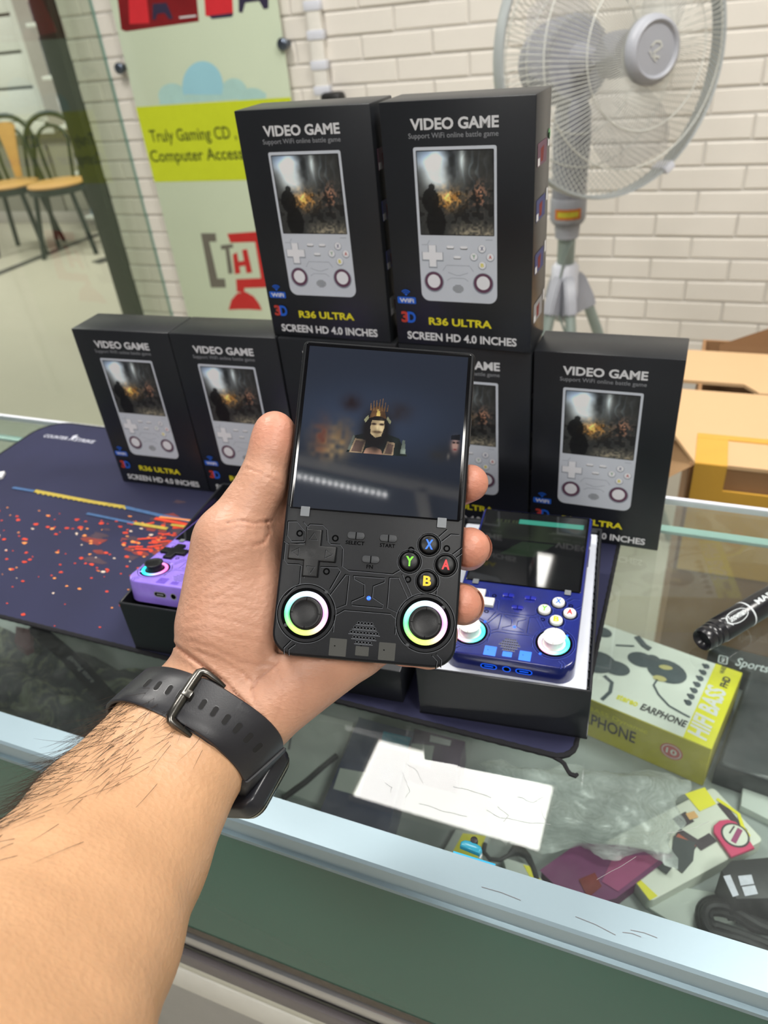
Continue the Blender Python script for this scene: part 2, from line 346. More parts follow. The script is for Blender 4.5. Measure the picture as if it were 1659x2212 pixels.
def thing(name, label, cat, Mx=None, group=None, loc=None):
    o = bpy.data.objects.new(name, None); COL.objects.link(o); o.empty_display_size = .02
    if Mx is not None: o.matrix_world = Mx
    if loc is not None: o.location = loc
    o['label'] = label; o['category'] = cat
    if group: o['group'] = group
    return o
def tag(o, label, cat, group=None):
    o['label'] = label; o['category'] = cat
    if group: o['group'] = group
    return o
def struct(name, bm, mats, parent=None, smooth=40):
    o = obj(name, bm, mats, parent, smooth=smooth); o['kind'] = 'structure'; return o
def copy_tree(o, parent=None):
    c = o.copy(); COL.objects.link(c)
    if parent: c.parent = parent
    for ch in list(o.children): copy_tree(ch, c)
    return c
def XY(x, y, z, yaw=0.): return Matrix.Translation((x, y, z)) @ Matrix.Rotation(yaw, 4, 'Z')
def color_attr(me, cols):
    a = me.color_attributes.new('col', 'FLOAT_COLOR', 'POINT')
    a.data.foreach_set('color', np.concatenate([cols, np.ones((len(cols), 1))], 1).astype(np.float32).ravel())
def picture(name, x0, y0, x1, y1, nx, ny, fn, m, parent, z=0.):
    """flat printed picture: a grid whose vertices carry the ink colours; fn(u,v)->rgb sRGB 0..1, v up"""
    u, v = np.meshgrid(np.linspace(0, 1, nx), np.linspace(0, 1, ny)); u = u.ravel(); v = v.ravel()
    verts = np.stack([x0+u*(x1-x0), y0+v*(y1-y0), np.full_like(u, z)], 1)
    i = np.arange(nx*ny).reshape(ny, nx); q = np.stack([i[:-1, :-1], i[:-1, 1:], i[1:, 1:], i[1:, :-1]], -1).reshape(-1, 4)
    me = bpy.data.meshes.new(name); me.from_pydata(verts.tolist(), [], q.tolist())
    c = np.clip(fn(u, v), 0, 1); c = np.where(c <= .04045, c/12.92, ((c+.055)/1.055)**2.4)
    color_attr(me, c); me.materials.append(M[m]); o = bpy.data.objects.new(name, me); COL.objects.link(o)
    if parent: o.parent = parent
    return o
def vnoise(u, v, f, seed=0):
    r = np.random.default_rng(seed); g = r.random((int(f)+3, int(f)+3)); x = u*f; y = v*f
    i = np.floor(x).astype(int); j = np.floor(y).astype(int); a = x-i; b = y-j; a = a*a*(3-2*a); b = b*b*(3-2*b)
    return (g[j, i]*(1-a)+g[j, i+1]*a)*(1-b)+(g[j+1, i]*(1-a)+g[j+1, i+1]*a)*b
def ga(u, v, cx, cy, sx, sy): return np.exp(-(((u-cx)/sx)**2+((v-cy)/sy)**2))

# ================================================================== THE SETTING
YW = 1.7875      # face of the brick wall
FLOOR = -0.95
b = B(); bx(b, (-9, -3.2, FLOOR-.05), (3.2, 6.0, FLOOR)); floor = struct('floor', b, 'floor_tile')
b = B()
pa, pb, pc_ = onz(0, 590, FLOOR), onz(170, 522, FLOOR), onz(240, 497, FLOOR)
strip(b, [(pa.x-.6*(pb.x-pa.x), pa.y-.6*(pb.y-pa.y)), (pa.x, pa.y), (pb.x, pb.y), (pc_.x, pc_.y), (pc_.x+.4, pc_.y+.3)], .09, FLOOR+.002)
strip(b, [tuple(onz(205, 568, FLOOR))[:2], tuple(onz(245, 556, FLOOR))[:2]], .12, FLOOR+.0025)
obj('floor_inlay', b, 'floor_line', floor, smooth=0)
b = B(); bx(b, (-9, -3.2, CEIL), (3.2, 6.0, CEIL+.05)); ceiling = struct('ceiling', b, 'ceiling_paint')
b = B(); bx(b, (-9, -3.3, FLOOR), (3.3, -3.2, CEIL)); struct('wall_front', b, 'room_wall')
b = B(); bx(b, (3.2, -3.2, FLOOR), (3.3, 6.0, CEIL)); struct('wall_right', b, 'corridor_wall')
# brick wall: mortar slab with every brick of the visible area its own piece
BL, BPx, BPz, BH = 0.2128, 0.2128, 0.0611, 0.0611
b = B(); bx(b, (-1.930, YW+.0045, FLOOR), (3.2, YW+.16, CEIL)); wall_back = struct('wall_back', b, 'mortar')
def brick_mesh(w, h, d, seed):
    bb = B(); r = random.Random(seed); c = .0035
    fr = [(-w/2+c, 0, -h/2+c), (w/2-c, 0, -h/2+c), (w/2-c, 0, h/2-c), (-w/2+c, 0, h/2-c)]
    md = [(-w/2, c, -h/2), (w/2, c, -h/2), (w/2, c, h/2), (-w/2, c, h/2)]
    bk = [(x, d, z) for x, _, z in md]
    V = [[bb.verts.new((x+r.uniform(-.0012, .0012), y, z+r.uniform(-.001, .001))) for x, y, z in q] for q in (fr, md, bk)]
    bb.faces.new(V[0])
    for a_, b_ in zip(V, V[1:]):
        for i in range(4): bb.faces.new((a_[i], a_[(i+1) % 4], b_[(i+1) % 4], b_[i]))
    bmesh.ops.recalc_face_normals(bb, faces=bb.faces)
    me = bpy.data.meshes.new('brick'); bb.to_mesh(me); bb.free(); me.materials.append(M['brick']); return me
BM_ = [brick_mesh(BL-.0042, BH-.0062, .03, k) for k in range(5)]
ZR0 = CAMC[2]+2.3*(.1995-CAMC[2])       # joint below course 0
nb_ = 0
for c in range(-8, 11):                 # course c lies between joint c-1 (above) and joint c (below)
    zc = ZR0 - BPz*(c-.5)
    ph = (-.0559 if c % 2 else -.1033)*2.3+CAMC[0]
    x = ph-BL*10
    while x < 1.25:
        x0, x1 = max(x, -1.930), x+BL
        if x1-x0 > .05 and nb_ < 300:
            me = BM_[RNG.integers(0, 5)]
            o = bpy.data.objects.new('brick', me); COL.objects.link(o); o.parent = wall_back
            o.location = ((x0+x1)/2, YW-.001+RNG.uniform(-.0015, .0015), zc)
            o.scale = ((x1-x0-.0042)/(BL-.0042), 1, 1); nb_ += 1
        x += BL
# dark frame post at the end of the wall and the tinted glass partition that meets the wall
b = B(); bx(b, (-2.008, YW-.03, FLOOR), (-1.932, YW+.16, CEIL), .004); struct('trim_1', b, 'dark_frame')
b = B(); bx(b, (-1.792, .35, FLOOR), (-1.782, YW-.004, CEIL)); win = struct('window_1', b, 'glass_wall', smooth=0)
b = B(); bx(b, (-1.7925, YW-.0038, FLOOR), (-1.7815, YW-.0005, CEIL), .0005); obj('window_frame', b, 'glass_edge', win)
# corridor beyond the partition
YC = 4.75
b = B(); bx(b, (-9, YC, FLOOR), (-2.2, YC+.1, CEIL)); wl = struct('wall_left', b, 'corridor_wall')
b = B(); bx(b, (-9, YC-.02, FLOOR), (-5.05, YC, FLOOR+.62)); obj('dado_panel', b, 'corridor_low', wl)
b = B(); bx(b, (-9, YC-.03, FLOOR), (-2.2, YC-.0205, FLOOR+.10), .003); struct('baseboard_left', b, 'pillar_grey')
# white roller shutter, built of slats
def cp(px, py, y=YC-.03): return ony(px, py, y)
s_r = cp(100, 255); s_top = CEIL-.02
sh = thing('roller_shutter', 'closed white slatted shutter on the corridor wall above the chairs', 'shutter', Matrix.Translation((0, 0, 0)))
zb = cp(60, 262).z; xr = (cp(28, 0).x+cp(100, 255).x)/2
z = zb; step = abs(cp(45, 170).z-cp(30, 92).z)
while z < s_top-.1:
    b = B(); bx(b, (-9+.1, YC-.05, z+.008), (xr, YC-.025, min(z+step-.012, s_top)), .006); obj('slat', b, 'shutter_white', sh); z += step
b = B(); bx(b, (xr+.0, YC-.09, zb-.05), (xr+.08, YC-.02, s_top), .006); obj('side_rail', b, 'shutter_white', sh)
b = B(); bx(b, (-8.9, YC-.09, zb-.09), (xr+.08, YC-.02, zb), .006); obj('bottom_bar', b, 'shutter_white', sh)
b = B(); bx(b, (xr+.085, YC-.12, zb-.05), (xr+.30, YC-.001, CEIL)); struct('trim_2', b, 'pillar_grey')
# bright display shelves in the shop beyond
x0s = xr+.32
shv = thing('display_shelf', 'pale blue display shelves crowded with small goods beside the shutter', 'shelf', Matrix.Translation((x0s, YC-.32, FLOOR)))
b = B(); bx(b, (0, .29, 0), (1.1, .315, 2.6)); obj('back_panel', b, 'shelf_blue', shv)
for k in range(8):
    b = B(); bx(b, (0, .02, .10+k*.33), (1.1, .29, .125+k*.33), .003); obj('shelf_board', b, 'shutter_white', shv)
gk = 0
for k in range(8):
    x = .03
    while x < .62:
        w = random.uniform(.05, .11); h = random.uniform(.12, .25)
        b = B(); r = random.random(); col = 'goods_dark' if r < .5 else ('goods_red' if r < .65 else ('shelf_blue' if r < .85 else 'print_white'))
        bx(b, (-w/2, -.05, 0), (w/2, .05, h), .008); bx(b, (-w*.3, -.053, h*.3), (w*.3, -.049, h*.7), 0, mi=1)
        o = obj('goods_box', b, [col, 'print_white' if r < .6 else 'goods_dark']); o.location = (x0s+x+w/2, YC-.2, FLOOR+.125+k*.33+.0006)
        tag(o, 'small packaged goods standing on the pale blue shelves beyond the glass', 'goods', 'goods on the far display shelves'); x += w+.012; gk += 1
# ceiling lights
for i, (x, y, sx, sy) in enumerate(PANELS):
    t = thing('ceiling_light', ['long white ceiling light panel over the cartons behind the counter', 'small ceiling light close to the brick wall', 'square ceiling light above the left end of the counter', 'square ceiling light above the right end of the counter', 'square ceiling light behind the counter on the right', 'large ceiling light over the corridor by the dark post', 'large ceiling light over the corridor near the chairs', 'square ceiling light far behind the camera'][i], 'light', Matrix.Translation((x, y, CEIL)))
    b = B()
    for (a0, a1) in (((-sx/2-.012, -sy/2-.012), (sx/2+.012, -sy/2)), ((-sx/2-.012, sy/2), (sx/2+.012, sy/2+.012)), ((-sx/2-.012, -sy/2), (-sx/2, sy/2)), ((sx/2, -sy/2), (sx/2+.012, sy/2))):
        bx(b, (a0[0], a0[1], -.02), (a1[0], a1[1], 0))
    obj('frame', b, 'trunking', t, smooth=0)
    b = B(); flat(b, [(-sx/2, -sy/2), (-sx/2, sy/2), (sx/2, sy/2), (sx/2, -sy/2)], -.012); obj('diffuser', b, 'panel_dim' if i < 2 else 'panel_glow', t, smooth=0)
# white beams and the row of small lamps on the ceiling behind the photographer (seen mirrored in the held screen)
CO = np.array([-0.01587, -0.26357, 0.20813]); CB = np.array([[.94587, .294, -.13745], [-.11589, .70157, .70311], [.30315, -.64912, .69767]])
def rc(x, y, zc=CEIL-.03): return reflz(640+380/1659*x, 850+380/1659*y, CO, CB[2], zc)
b = B()
def bar(p, q, w):
    d = (q-p).normalized(); s_ = Vector((-d.y, d.x, 0))*w/2
    v = [b.verts.new(k+Vector((0, 0, dz))) for dz in (0, .029) for k in (p-s_, p+s_, q+s_, q-s_)]
    for f in ((0, 1, 2, 3), (7, 6, 5, 4), (0, 4, 5, 1), (1, 5, 6, 2), (2, 6, 7, 3), (3, 7, 4, 0)): b.faces.new([v[i] for i in f])
w_ = (rc(0, 580)-rc(0, 670)).length
p, q = rc(0, 625), rc(1530, 960); bar(p-(q-p)*.6, q+(q-p)*.6, w_)
p, q = rc(1168, 900), rc(1215, 1150); bar(p, q+(q-p)*1.5, (rc(1130, 1150)-rc(1240, 1150)).length)
struct('trim_3', b, 'trunking', smooth=0)
ls = thing('lamp_strip', 'row of small round lamps on the ceiling behind the photographer', 'light', Matrix.Translation(rc(430, 870)))
c0 = rc(430, 870)
p, q = rc(-300, 700), rc(850, 960)
b = B(); d = (q-p).normalized(); s_ = Vector((-d.y, d.x, 0))*.012
vv = [b.verts.new(k+Vector((0, 0, dz))-c0) for dz in (.012, .03) for k in (p-s_, p+s_, q+s_, q-s_)]
for f in ((0, 1, 2, 3), (7, 6, 5, 4), (0, 4, 5, 1), (1, 5, 6, 2), (2, 6, 7, 3), (3, 7, 4, 0)): b.faces.new([vv[i] for i in f])
obj('channel', b, 'dark_frame', ls, smooth=0)
for k in range(-5, 15):
    t_ = rc(30+57.5*k, 780+12.4*k)
    b = B(); lathe(b, [(.001, -.010), (.0038, -.008), (.004, .002), (.0015, .003), (.0015, .012)], 10); obj('lamp', b, 'led_glow', ls, loc=t_-c0)

up = thing('added_uplight', 'added unseen trough lamp brightening the ceiling mirrored in the held screen', 'light', Matrix.Translation((.45, -1.95, 1.50)))  # added unseen lamp, brightens the ceiling mirrored in the held screen
b = B(); prism(b, rrect(-.5, -.09, .5, .09, .03, 4), 0, .03, .006, 2); obj('added_trough', b, 'dark_frame', up)
b = B(); flat(b, rrect(-.47, -.07, .47, .07, .02, 4), .0305); obj('diffuser', b, 'panel_glow', up, smooth=0)
for x in (-.4, .4):
    b = B(); tube(b, [(x, 0, .03), (x, 0, .2), (x, 0, CEIL-1.5-.001)], .002, 6); obj('added_hanger', b, 'dark_frame', up)

# ================================================================== DISPLAY COUNTER
CX0, CX1 = -1.25, 0.95
SH = -.19
cn = thing('display_counter', 'glass topped display counter with pale aluminium rail and green glass front', 'counter', Matrix.Translation((0, -.1, FLOOR)))
def cpart(name, bm, m, smooth=40): return obj(name, bm, m, cn, smooth=smooth, loc=(0, .1, -FLOOR))
b = B(); bx(b, (CX0, -.2985, -.006), (CX1, .0835, 0)); cpart('glass_top', b, 'glass_top', 0)
b = B()
for y in (.0838,): bx(b, (CX0, y, -.0062), (CX1, y+.004, .0008), .0006)
cpart('back_trim', b, 'fan_white')
b = B(); bx(b, (CX0, .0435, -.010), (CX1, .0525, -.0065), .0005); cpart('back_glass_edge', b, 'glass_edge')
b = B(); bx(b, (CX0, .0795, SH), (CX1, .0832, -.0065)); cpart('back_door_glass', b, 'glass_top', 0)
b = B(); bx(b, (CX0, .0795, FLOOR), (CX1, .0832, SH-.0005)); cpart('back_panel', b, 'case_floor')
# front aluminium rail, profile swept along x
prof = [(-.2985, .0012), (-.2990, .0022), (-.3185, .0022), (-.3200, .0005), (-.3205, -.0105), (-.3215, -.0112), (-.3225, -.0118), (-.3225, -.0150), (-.3190, -.0155), (-.3190, -.0215), (-.3120, -.0215), (-.3120, -.0070), (-.2985, -.0068)]
b = B(); ra = [b.verts.new((CX0, y, z)) for y, z in prof]; rb_ = [b.verts.new((CX1, y, z)) for y, z in prof]; n = len(prof)
for i in range(n):
    f = b.faces.new((ra[i], ra[(i+1) % n], rb_[(i+1) % n], rb_[i])); f.material_index = 0 if i < 4 else (1 if i < 8 else 2)
b.faces.new(ra); b.faces.new(rb_[::-1])
cpart('front_rail', b, ['alu', 'alu_side', 'alu_brown'], 30)
b = B()      # scratches in the rail
for (px, py, qx, qy) in ((1243, 1980, 1330, 2020), (1362, 2009, 1420, 2026), (1345, 2014, 1385, 2024), (1040, 1916, 1125, 1945)):
    p, q = onz(px, py, .0023), onz(qx, qy, .0023); strip(b, [(p.x, p.y), ((p.x+q.x)/2, (p.y+q.y)/2+.0006), (q.x, q.y)], .0003, .0024)
cpart('scratch', b, 'alu_brown', 0)
b = B(); SR = random.Random(5)
for pl in ([(868, 1668), (878, 1690), (884, 1706), (878, 1722)], [(880, 1650), (900, 1665), (912, 1690)], [(1050, 1750), (1080, 1765), (1130, 1775), (1190, 1782)], [(1075, 1742), (1098, 1762), (1088, 1775)], [(1120, 1720), (1150, 1734), (1176, 1722)], [(905, 1735), (960, 1752), (1010, 1764)], [(1170, 1738), (1168, 1755), (1178, 1770)], [(830, 1690), (846, 1700), (842, 1716)], [(980, 1700), (1010, 1706), (1060, 1722)], [(1440, 1800), (1500, 1788), (1530, 1775)], [(1290, 1900), (1340, 1872), (1375, 1850)]):
    Pq = [onz(x+SR.uniform(-1.5, 1.5), y+SR.uniform(-1.5, 1.5), .0) for x, y in pl]; dn = []
    for i_ in range(len(Pq)-1):
        for s__ in (0, .33, .66): q_ = Pq[i_].lerp(Pq[i_+1], s__); dn.append((q_.x+SR.uniform(-.0004, .0004), q_.y+SR.uniform(-.0004, .0004)))
    dn.append((Pq[-1].x, Pq[-1].y)); strip(b, dn, .0002, .00012)
cpart('glass_scratch', b, 'glass_scratch', 0)
b = B(); bx(b, (CX0, -.3175, -.188), (CX1, -.3125, -.0070)); cpart('front_glass', b, 'green_glass', 0)
b = B(); bx(b, (CX0, -.3185, -.196), (CX1, -.3126, -.1865), .001); cpart('seal_strip', b, 'dirt_strip')
b = B(); bx(b, (CX0, -.3215, -.214), (CX1, -.3126, -.198), .003); cpart('sliding_track', b, 'chrome_track')
b = B(); bx(b, (CX0, -.316, -.232), (CX1, -.300, -.214)); cpart('track_gap', b, 'dark_track')
b = B(); bx(b, (CX0, -.324, -.250), (CX1, -.318, -.229), .002); cpart('lower_lip', b, 'alu_brown')
b = B(); bx(b, (CX0, -.3235, -.2615), (CX1, -.300, -.2505), .001); cpart('ledge', b, 'cab_cream')
b = B(); bx(b, (CX0, -.3245, -.306), (CX1, -.300, -.262), .001); cpart('cabinet_rail', b, 'cab_white')
b = B(); bx(b, (CX0, -.320, FLOOR), (CX1, -.300, -.3065)); cpart('cabinet_front', b, 'cab_grey')
SH = -.19
b = B(); bx(b, (CX0, -.312, SH-.012), (CX1, .079, SH)); cpart('case_shelf', b, 'case_floor', 0)

# ================================================================== MOUSE PAD
PZ = .003
pad = thing('mouse_pad', 'dark blue printed gaming mouse pad with glowing embers lying on the glass counter', 'mouse pad', Matrix.Translation((-.27, -.07, 0)))
def padp(name, bm, m, smooth=40): return obj(name, bm, m, pad, smooth=smooth, loc=(.27, .07, 0))
PX0, PX1, PY0, PY1 = -.612, .0742, -.2195, .0815
b = B(); prism(b, rrect(PX0, PY0, PX1, PY1, [.02, .012, .02, .035], 8), .0002, PZ); padp('cloth', b, 'pad_top')
b = B(); rr = rrect(PX0, PY0, PX1, PY1, [.02, .012, .02, .035], 8); dense = []
for i in range(len(rr)):
    p, q = Vector(rr[i]), Vector(rr[(i+1) % len(rr)]); k = max(1, int((q-p).length/.004))
    dense += [tuple(p.lerp(q, j/k)) for j in range(k)]
tube(b, [(x, y, .0019) for x, y in dense], [.0018+.00025*(i % 2) for i in range(len(dense))], 6, closed=True); padp('stitched_edge', b, 'pad_edge')
def pz(px, py, dz=.0002): return onz(px, py, PZ+dz)
b = B()
for k in range(46):      # dull smoky haze of the print
    px, py = random.gauss(330, 70), random.gauss(1165, 32)
    c = pz(px, py); r1 = random.uniform(.003, .012); fl = [(c.x+r1*random.uniform(.7, 1.5)*math.cos(a), c.y+r1*.45*random.uniform(.6, 1.4)*math.sin(a)) for a in np.linspace(0, 2*PI, 9)[:-1]]
    flat(b, fl, PZ+.00015+k*1e-6, 1 if k < 30 else 0)
for k in range(200):
    px = random.uniform(-10, 430); py = 1085+(px+20)*.12+abs(random.gauss(0, 115))
    if py > 1400 or random.random() < .15: px = random.gauss(330, 60); py = random.gauss(1165, 28)
    c = pz(px, py); s_ = random.choice([.0006, .0008, .001, .0013, .0017])*(1.25 if py < 1220 else 1)
    fl = [(c.x+s_*1.4*random.uniform(.6, 1.4)*math.cos(a), c.y+s_*.8*random.uniform(.6, 1.4)*math.sin(a)) for a in np.linspace(0, 2*PI, 7)[:-1]]
    flat(b, fl, PZ+.00025+k*1e-6, 2 if random.random() < .62 else (3 if random.random() < .7 else 4))
for k in range(26):      # the long red sparks near the console
    px, py = random.uniform(270, 425), random.uniform(1128, 1190); p, q = pz(px, py), pz(px+random.uniform(15, 45), py+random.uniform(-5, 5))
    strip(b, [(p.x, p.y), (q.x, q.y)], random.uniform(.0012, .003), PZ+.0006+k*1e-6, 2)
def pstr(pts, w, mi, dz=.0008):
    P = [pz(*q) for q in pts]; strip(b, [(p.x, p.y) for p in P], w, PZ+dz, mi)
pstr([(28, 1054), (75, 1062)], .0035, 6); pstr([(75, 1061), (200, 1085), (268, 1096)], .0045, 5); pstr([(268, 1096), (340, 1113), (420, 1128)], .0042, 6)
for k in range(18): pstr([(80+k*11, 1062+k*1.95), (84+k*11, 1068+k*1.95)], .002, 5, .0009)
pstr([(188, 1110), (290, 1131)], .003, 6); pstr([(290, 1131), (362, 1143)], .004, 5); pstr([(335, 1121), (425, 1138)], .004, 2, .0010); pstr([(345, 1118), (424, 1127)], .0025, 3, .0011)
pstr([(370, 1135), (430, 1143)], .003, 5, .0012)
padp('printed_embers', b, ['haze_red', 'haze_brown', 'ember_red', 'ember_orange', 'ember_white', 'streak_yellow', 'streak_blue'], 0)['kind'] = 'stuff'
b = B(); p, q = pz(92, 944), pz(200, 958); ang = math.atan2(q.y-p.y, q.x-p.x); Mx = Matrix.Translation((p.x, p.y, PZ+.0004)) @ Matrix.Rotation(ang, 4, 'Z'); Lg = (q-p).length
text(b, 'COUNTER', 0, 0, Lg*.47, .0065, mi=0, Mx=Mx, bold=.02); text(b, 'STRIKE', Lg*.62, 0, Lg, .0065, mi=0, Mx=Mx, bold=.02)
flat(b, [(Lg*.49, -.001), (Lg*.53, .004), (Lg*.50, .010), (Lg*.56, .014), (Lg*.58, .009), (Lg*.66, .009), (Lg*.58, .006), (Lg*.60, -.001), (Lg*.565, .003)], 0, 0, Mx)
padp('printed_logo', b, 'logo_grey', 0)
# thread hanging off the pad corner
b = B(); pts = [onz(*q, .0012) for q in ((1196, 1634), (1212, 1644), (1219, 1650), (1226, 1664), (1232, 1672), (1243, 1676), (1248, 1672))]
tube(b, [(p.x, p.y, p.z) for p in pts], [.0016, .0013, .0014, .0012, .0014, .0015, .0010], 6)
tag(obj('loose_thread', b, 'thread'), 'loose black thread hanging off the front corner of the mouse pad', 'thread')
b = B(); c = onz(-6, 1032, PZ); bx(b, (-.022, -.006, .0002), (.008, .006, .004), .0008); o = obj('paper_slip', b, 'print_white', Mx=XY(c.x, c.y, PZ, .5)); tag(o, 'corner of a small white packet on the mouse pad at the left', 'packet')

# ================================================================== BOXED GAMES
BW, BHt, BD = .105, .16632, .04043
def battle(u, v):
    n1 = vnoise(u, v, 8, 1); n2 = vnoise(u, v, 20, 2); n3 = vnoise(u, v, 42, 3); n = .5*n1+.3*n2+.2*n3
    c = np.stack([.13+.10*n, .135+.095*n, .135+.085*n], 1)
    sky = np.clip(ga(u, v, .3, .80, .26, .22)*1.5*(.6+.6*n1), 0, 1); c += sky[:, None]*np.array([.62, .66, .68])
    c += (ga(u, v, .15, .95, .25, .12)*.5)[:, None]*np.array([.3, .42, .6])
    smoke = ga(u, v, .46, .85, .09, .3)*(.7+.5*n2); c *= (1-.75*np.clip(smoke, 0, 1))[:, None]
    c += (ga(u, v, .60, .92, .035, .14)*.5)[:, None]*np.array([.8, .85, .85])
    st = np.clip(np.sin(u*60+n1*6)-.5, 0, 1)*ga(u, v, .72, .8, .2, .2); c += st[:, None]*np.array([.20, .24, .27])
    fire = np.clip(ga(u, v, .42, .44, .17, .11)*(n3*n2*2.6)+.8*ga(u, v, .38, .45, .035, .035), 0, 1); c += fire[:, None]*np.array([.95, .62, .22])
    c += (ga(u, v, .82, .48, .10, .13)*(n3 > .55))[:, None]*np.array([.5, .3, .2])
    gr = np.clip((.2-v)*6, 0, 1)*np.clip((u-.35)*4, 0, 1); c += (gr*n3)[:, None]*np.array([.42, .38, .30])
    sol = ((ga(u, v, .16, .42, .12, .16) > .4) | (ga(u, v, .18, .58, .045, .05) > .4) | (ga(u, v, .22, .15, .16, .25) > .5)); c[sol] *= .28
    dk = (n2 > .56) & (v < .55) & (v > .14); c[dk] *= .55
    return c*1.2
def print_front(root):
    """everything printed on the front of a game box, 0..105 x 0..166 mm, in the box's own frame"""
    Mx = Matrix.Translation((0, -.0004, 0)) @ Matrix.Rotation(PI/2, 4, 'X')
    b = B(); text(b, 'VIDEO GAME', .0217, .1490, .0815, .1560, mi=0, bold=.034); obj('title_print', b, 'print_white', root, Mx=Mx, smooth=0)
    b = B(); text(b, 'Support WiFi online battle game', .0199, .1432, .0813, .1474, mi=0, bold=.008); obj('subtitle_print', b, 'print_grey', root, Mx=Mx, smooth=0)
    b = B()
    prism(b, [(p[0]/1000, p[1]/1000) for p in rrect(22.7, 35.5, 80.1, 139, [6, 6, 1.5, 1.5], 6)], 0, .00012, mi=0)
    flat(b, [(p[0]/1000, p[1]/1000) for p in rrect(24.6, 82.6, 78.3, 137, .6, 2)], .00016, 6)
    def mm(pts): return [(p[0]/1000, p[1]/1000) for p in pts]
    for dz, d in ((.00018, .5), (.00022, 0.)):
        m = 1 if d == 0 else 5; cx, cy = 32.8, 68.2-d*.8; a_, w = 7.6+d, 2.7+d
        flat(b, mm([(cx-w, cy-a_), (cx+w, cy-a_), (cx+w, cy-w), (cx+a_, cy-w), (cx+a_, cy+w), (cx+w, cy+w), (cx+w, cy+a_), (cx-w, cy+a_), (cx-w, cy+w), (cx-a_, cy+w), (cx-a_, cy-w), (cx-w, cy-w)]), dz, m)
    for (x, y) in ((32.9, 50), (70, 50)):
        flat(b, mm(circ(x, y-.3, 7.6, 28)), .00018, 5); flat(b, mm(circ(x, y, 6.9, 28)), .0002, 2); flat(b, mm(circ(x, y+.2, 4.9, 24)), .00022, 1)
    for (x, y, s_, m) in ((69.4, 74.1, 'X', 7), (63.5, 68.5, 'Y', 8), (75.3, 68.5, 'A', 4), (69.5, 62.7, 'B', 3)):
        flat(b, mm(circ(x, y-.3, 3.0, 18)), .00018, 5); flat(b, mm(circ(x, y, 2.6, 18)), .0002, 1); text(b, s_, (x-1.1)/1000, (y-1.3)/1000, (x+1.1)/1000, (y+1.3)/1000, .00023, m, bold=.03)
    for (x, y) in ((46.3, 74.6), (56.3, 74.5), (51.2, 67.7)):
        flat(b, mm(rrect(x-2.7, y-1.3, x+2.7, y+.7, .8, 3)), .00018, 6); flat(b, mm(rrect(x-2.6, y-.8, x+2.6, y+1, .8, 3)), .0002, 1)
    for k in range(6):
        hw = [2.2, 3.6, 4.2, 4.2, 3.6, 2.2][k]; flat(b, mm([(51.2-hw, 42.6+k), (51.2+hw, 42.6+k), (51.2+hw, 43+k), (51.2-hw, 43+k)]), .00018, 6)
    for pl in ([(40, 58), (43, 62), (60, 62), (63, 58)], [(44, 57), (50, 55), (53, 55), (59, 57)], [(43, 51), (46, 53), (56, 53), (59, 51)], [(25, 76), (29, 76), (31, 79)], [(72, 80), (77, 80)]):
        strip(b, mm(pl), .0003, .00018, 5)
    obj('console_print', b, ['print_shell', 'print_pale', 'print_maroon', 'print_yellow', 'print_red', 'print_shell_dark', 'print_dark', 'print_navy', 'print_green'], root, Mx=Mx, smooth=0)
    o = picture('battle_picture', .0252, .0832, .0777, .1364, 84, 84, battle, 'picture', root, z=.0003); o.matrix_local = Mx
    b = B(); flat(b, mm(rrect(2.8, 32.3, 17.6, 37.4, .8, 3)), 0, 0)
    for r_ in (1.4, 2.8, 4.2): strip(b, mm([(10+r_*math.cos(a), 38.4+r_*math.sin(a)) for a in np.linspace(.7, PI-.7, 8)]), .0008, .00005, 0)
    flat(b, mm(circ(10, 38.9, .7, 8)), .0001, 0)
    text(b, 'WiFi', .0045, .0331, .0160, .0363, .0001, 1, bold=.03); obj('wifi_badge', b, ['print_blue', 'print_white'], root, Mx=Mx, smooth=0)
    b = B(); text(b, '3', .0048, .0175, .0105, .0262, 0, 0, bold=.04); text(b, 'D', .0100, .0175, .0166, .0262, .0001, 1, bold=.04); obj('badge_print', b, ['print_red', 'print_blue'], root, Mx=Mx, smooth=0)
    b = B(); text(b, 'R36 ULTRA', .0270, .0168, .0760, .0228, 0, 0, bold=.034); obj('model_print', b, 'print_yellow', root, Mx=Mx, smooth=0)
    b = B(); text(b, 'SCREEN HD 4.0 INCHES', .0087, .0043, .0946, .0107, 0, 0, bold=.03); obj('size_print', b, 'print_white', root, Mx=Mx, smooth=0)
    # little screenshots down the right side
    Ms = Matrix.Translation((BW+.0003, 0, 0)) @ Matrix.Rotation(PI/2, 4, 'Z') @ Matrix.Rotation(PI/2, 4, 'X')
    b = B()
    for (y, m) in ((131, 0), (97, 1), (62, 1), (27, 2)):
        flat(b, mm([(5, y-7), (30, y-7), (30, y+7), (5, y+7)]), 0, m)
        flat(b, mm([(6, y-6.5), (11, y-6.5), (11, y-2), (6, y-2)]), .00005, 3); flat(b, mm([(14, y-5), (20, y-5), (22, y+4), (13, y+3)]), .00005, 4)
        flat(b, mm([(33, y+1), (37, y+1), (37, y+9), (33, y+9)]), 0, 3)
    flat(b, mm(circ(36, 139, 3.4, 14)), 0, 5)
    obj('side_print', b, ['print_maroon', 'print_navy', 'print_grey', 'print_white', 'haze_red', 'print_green'], root, Mx=Ms, smooth=0)
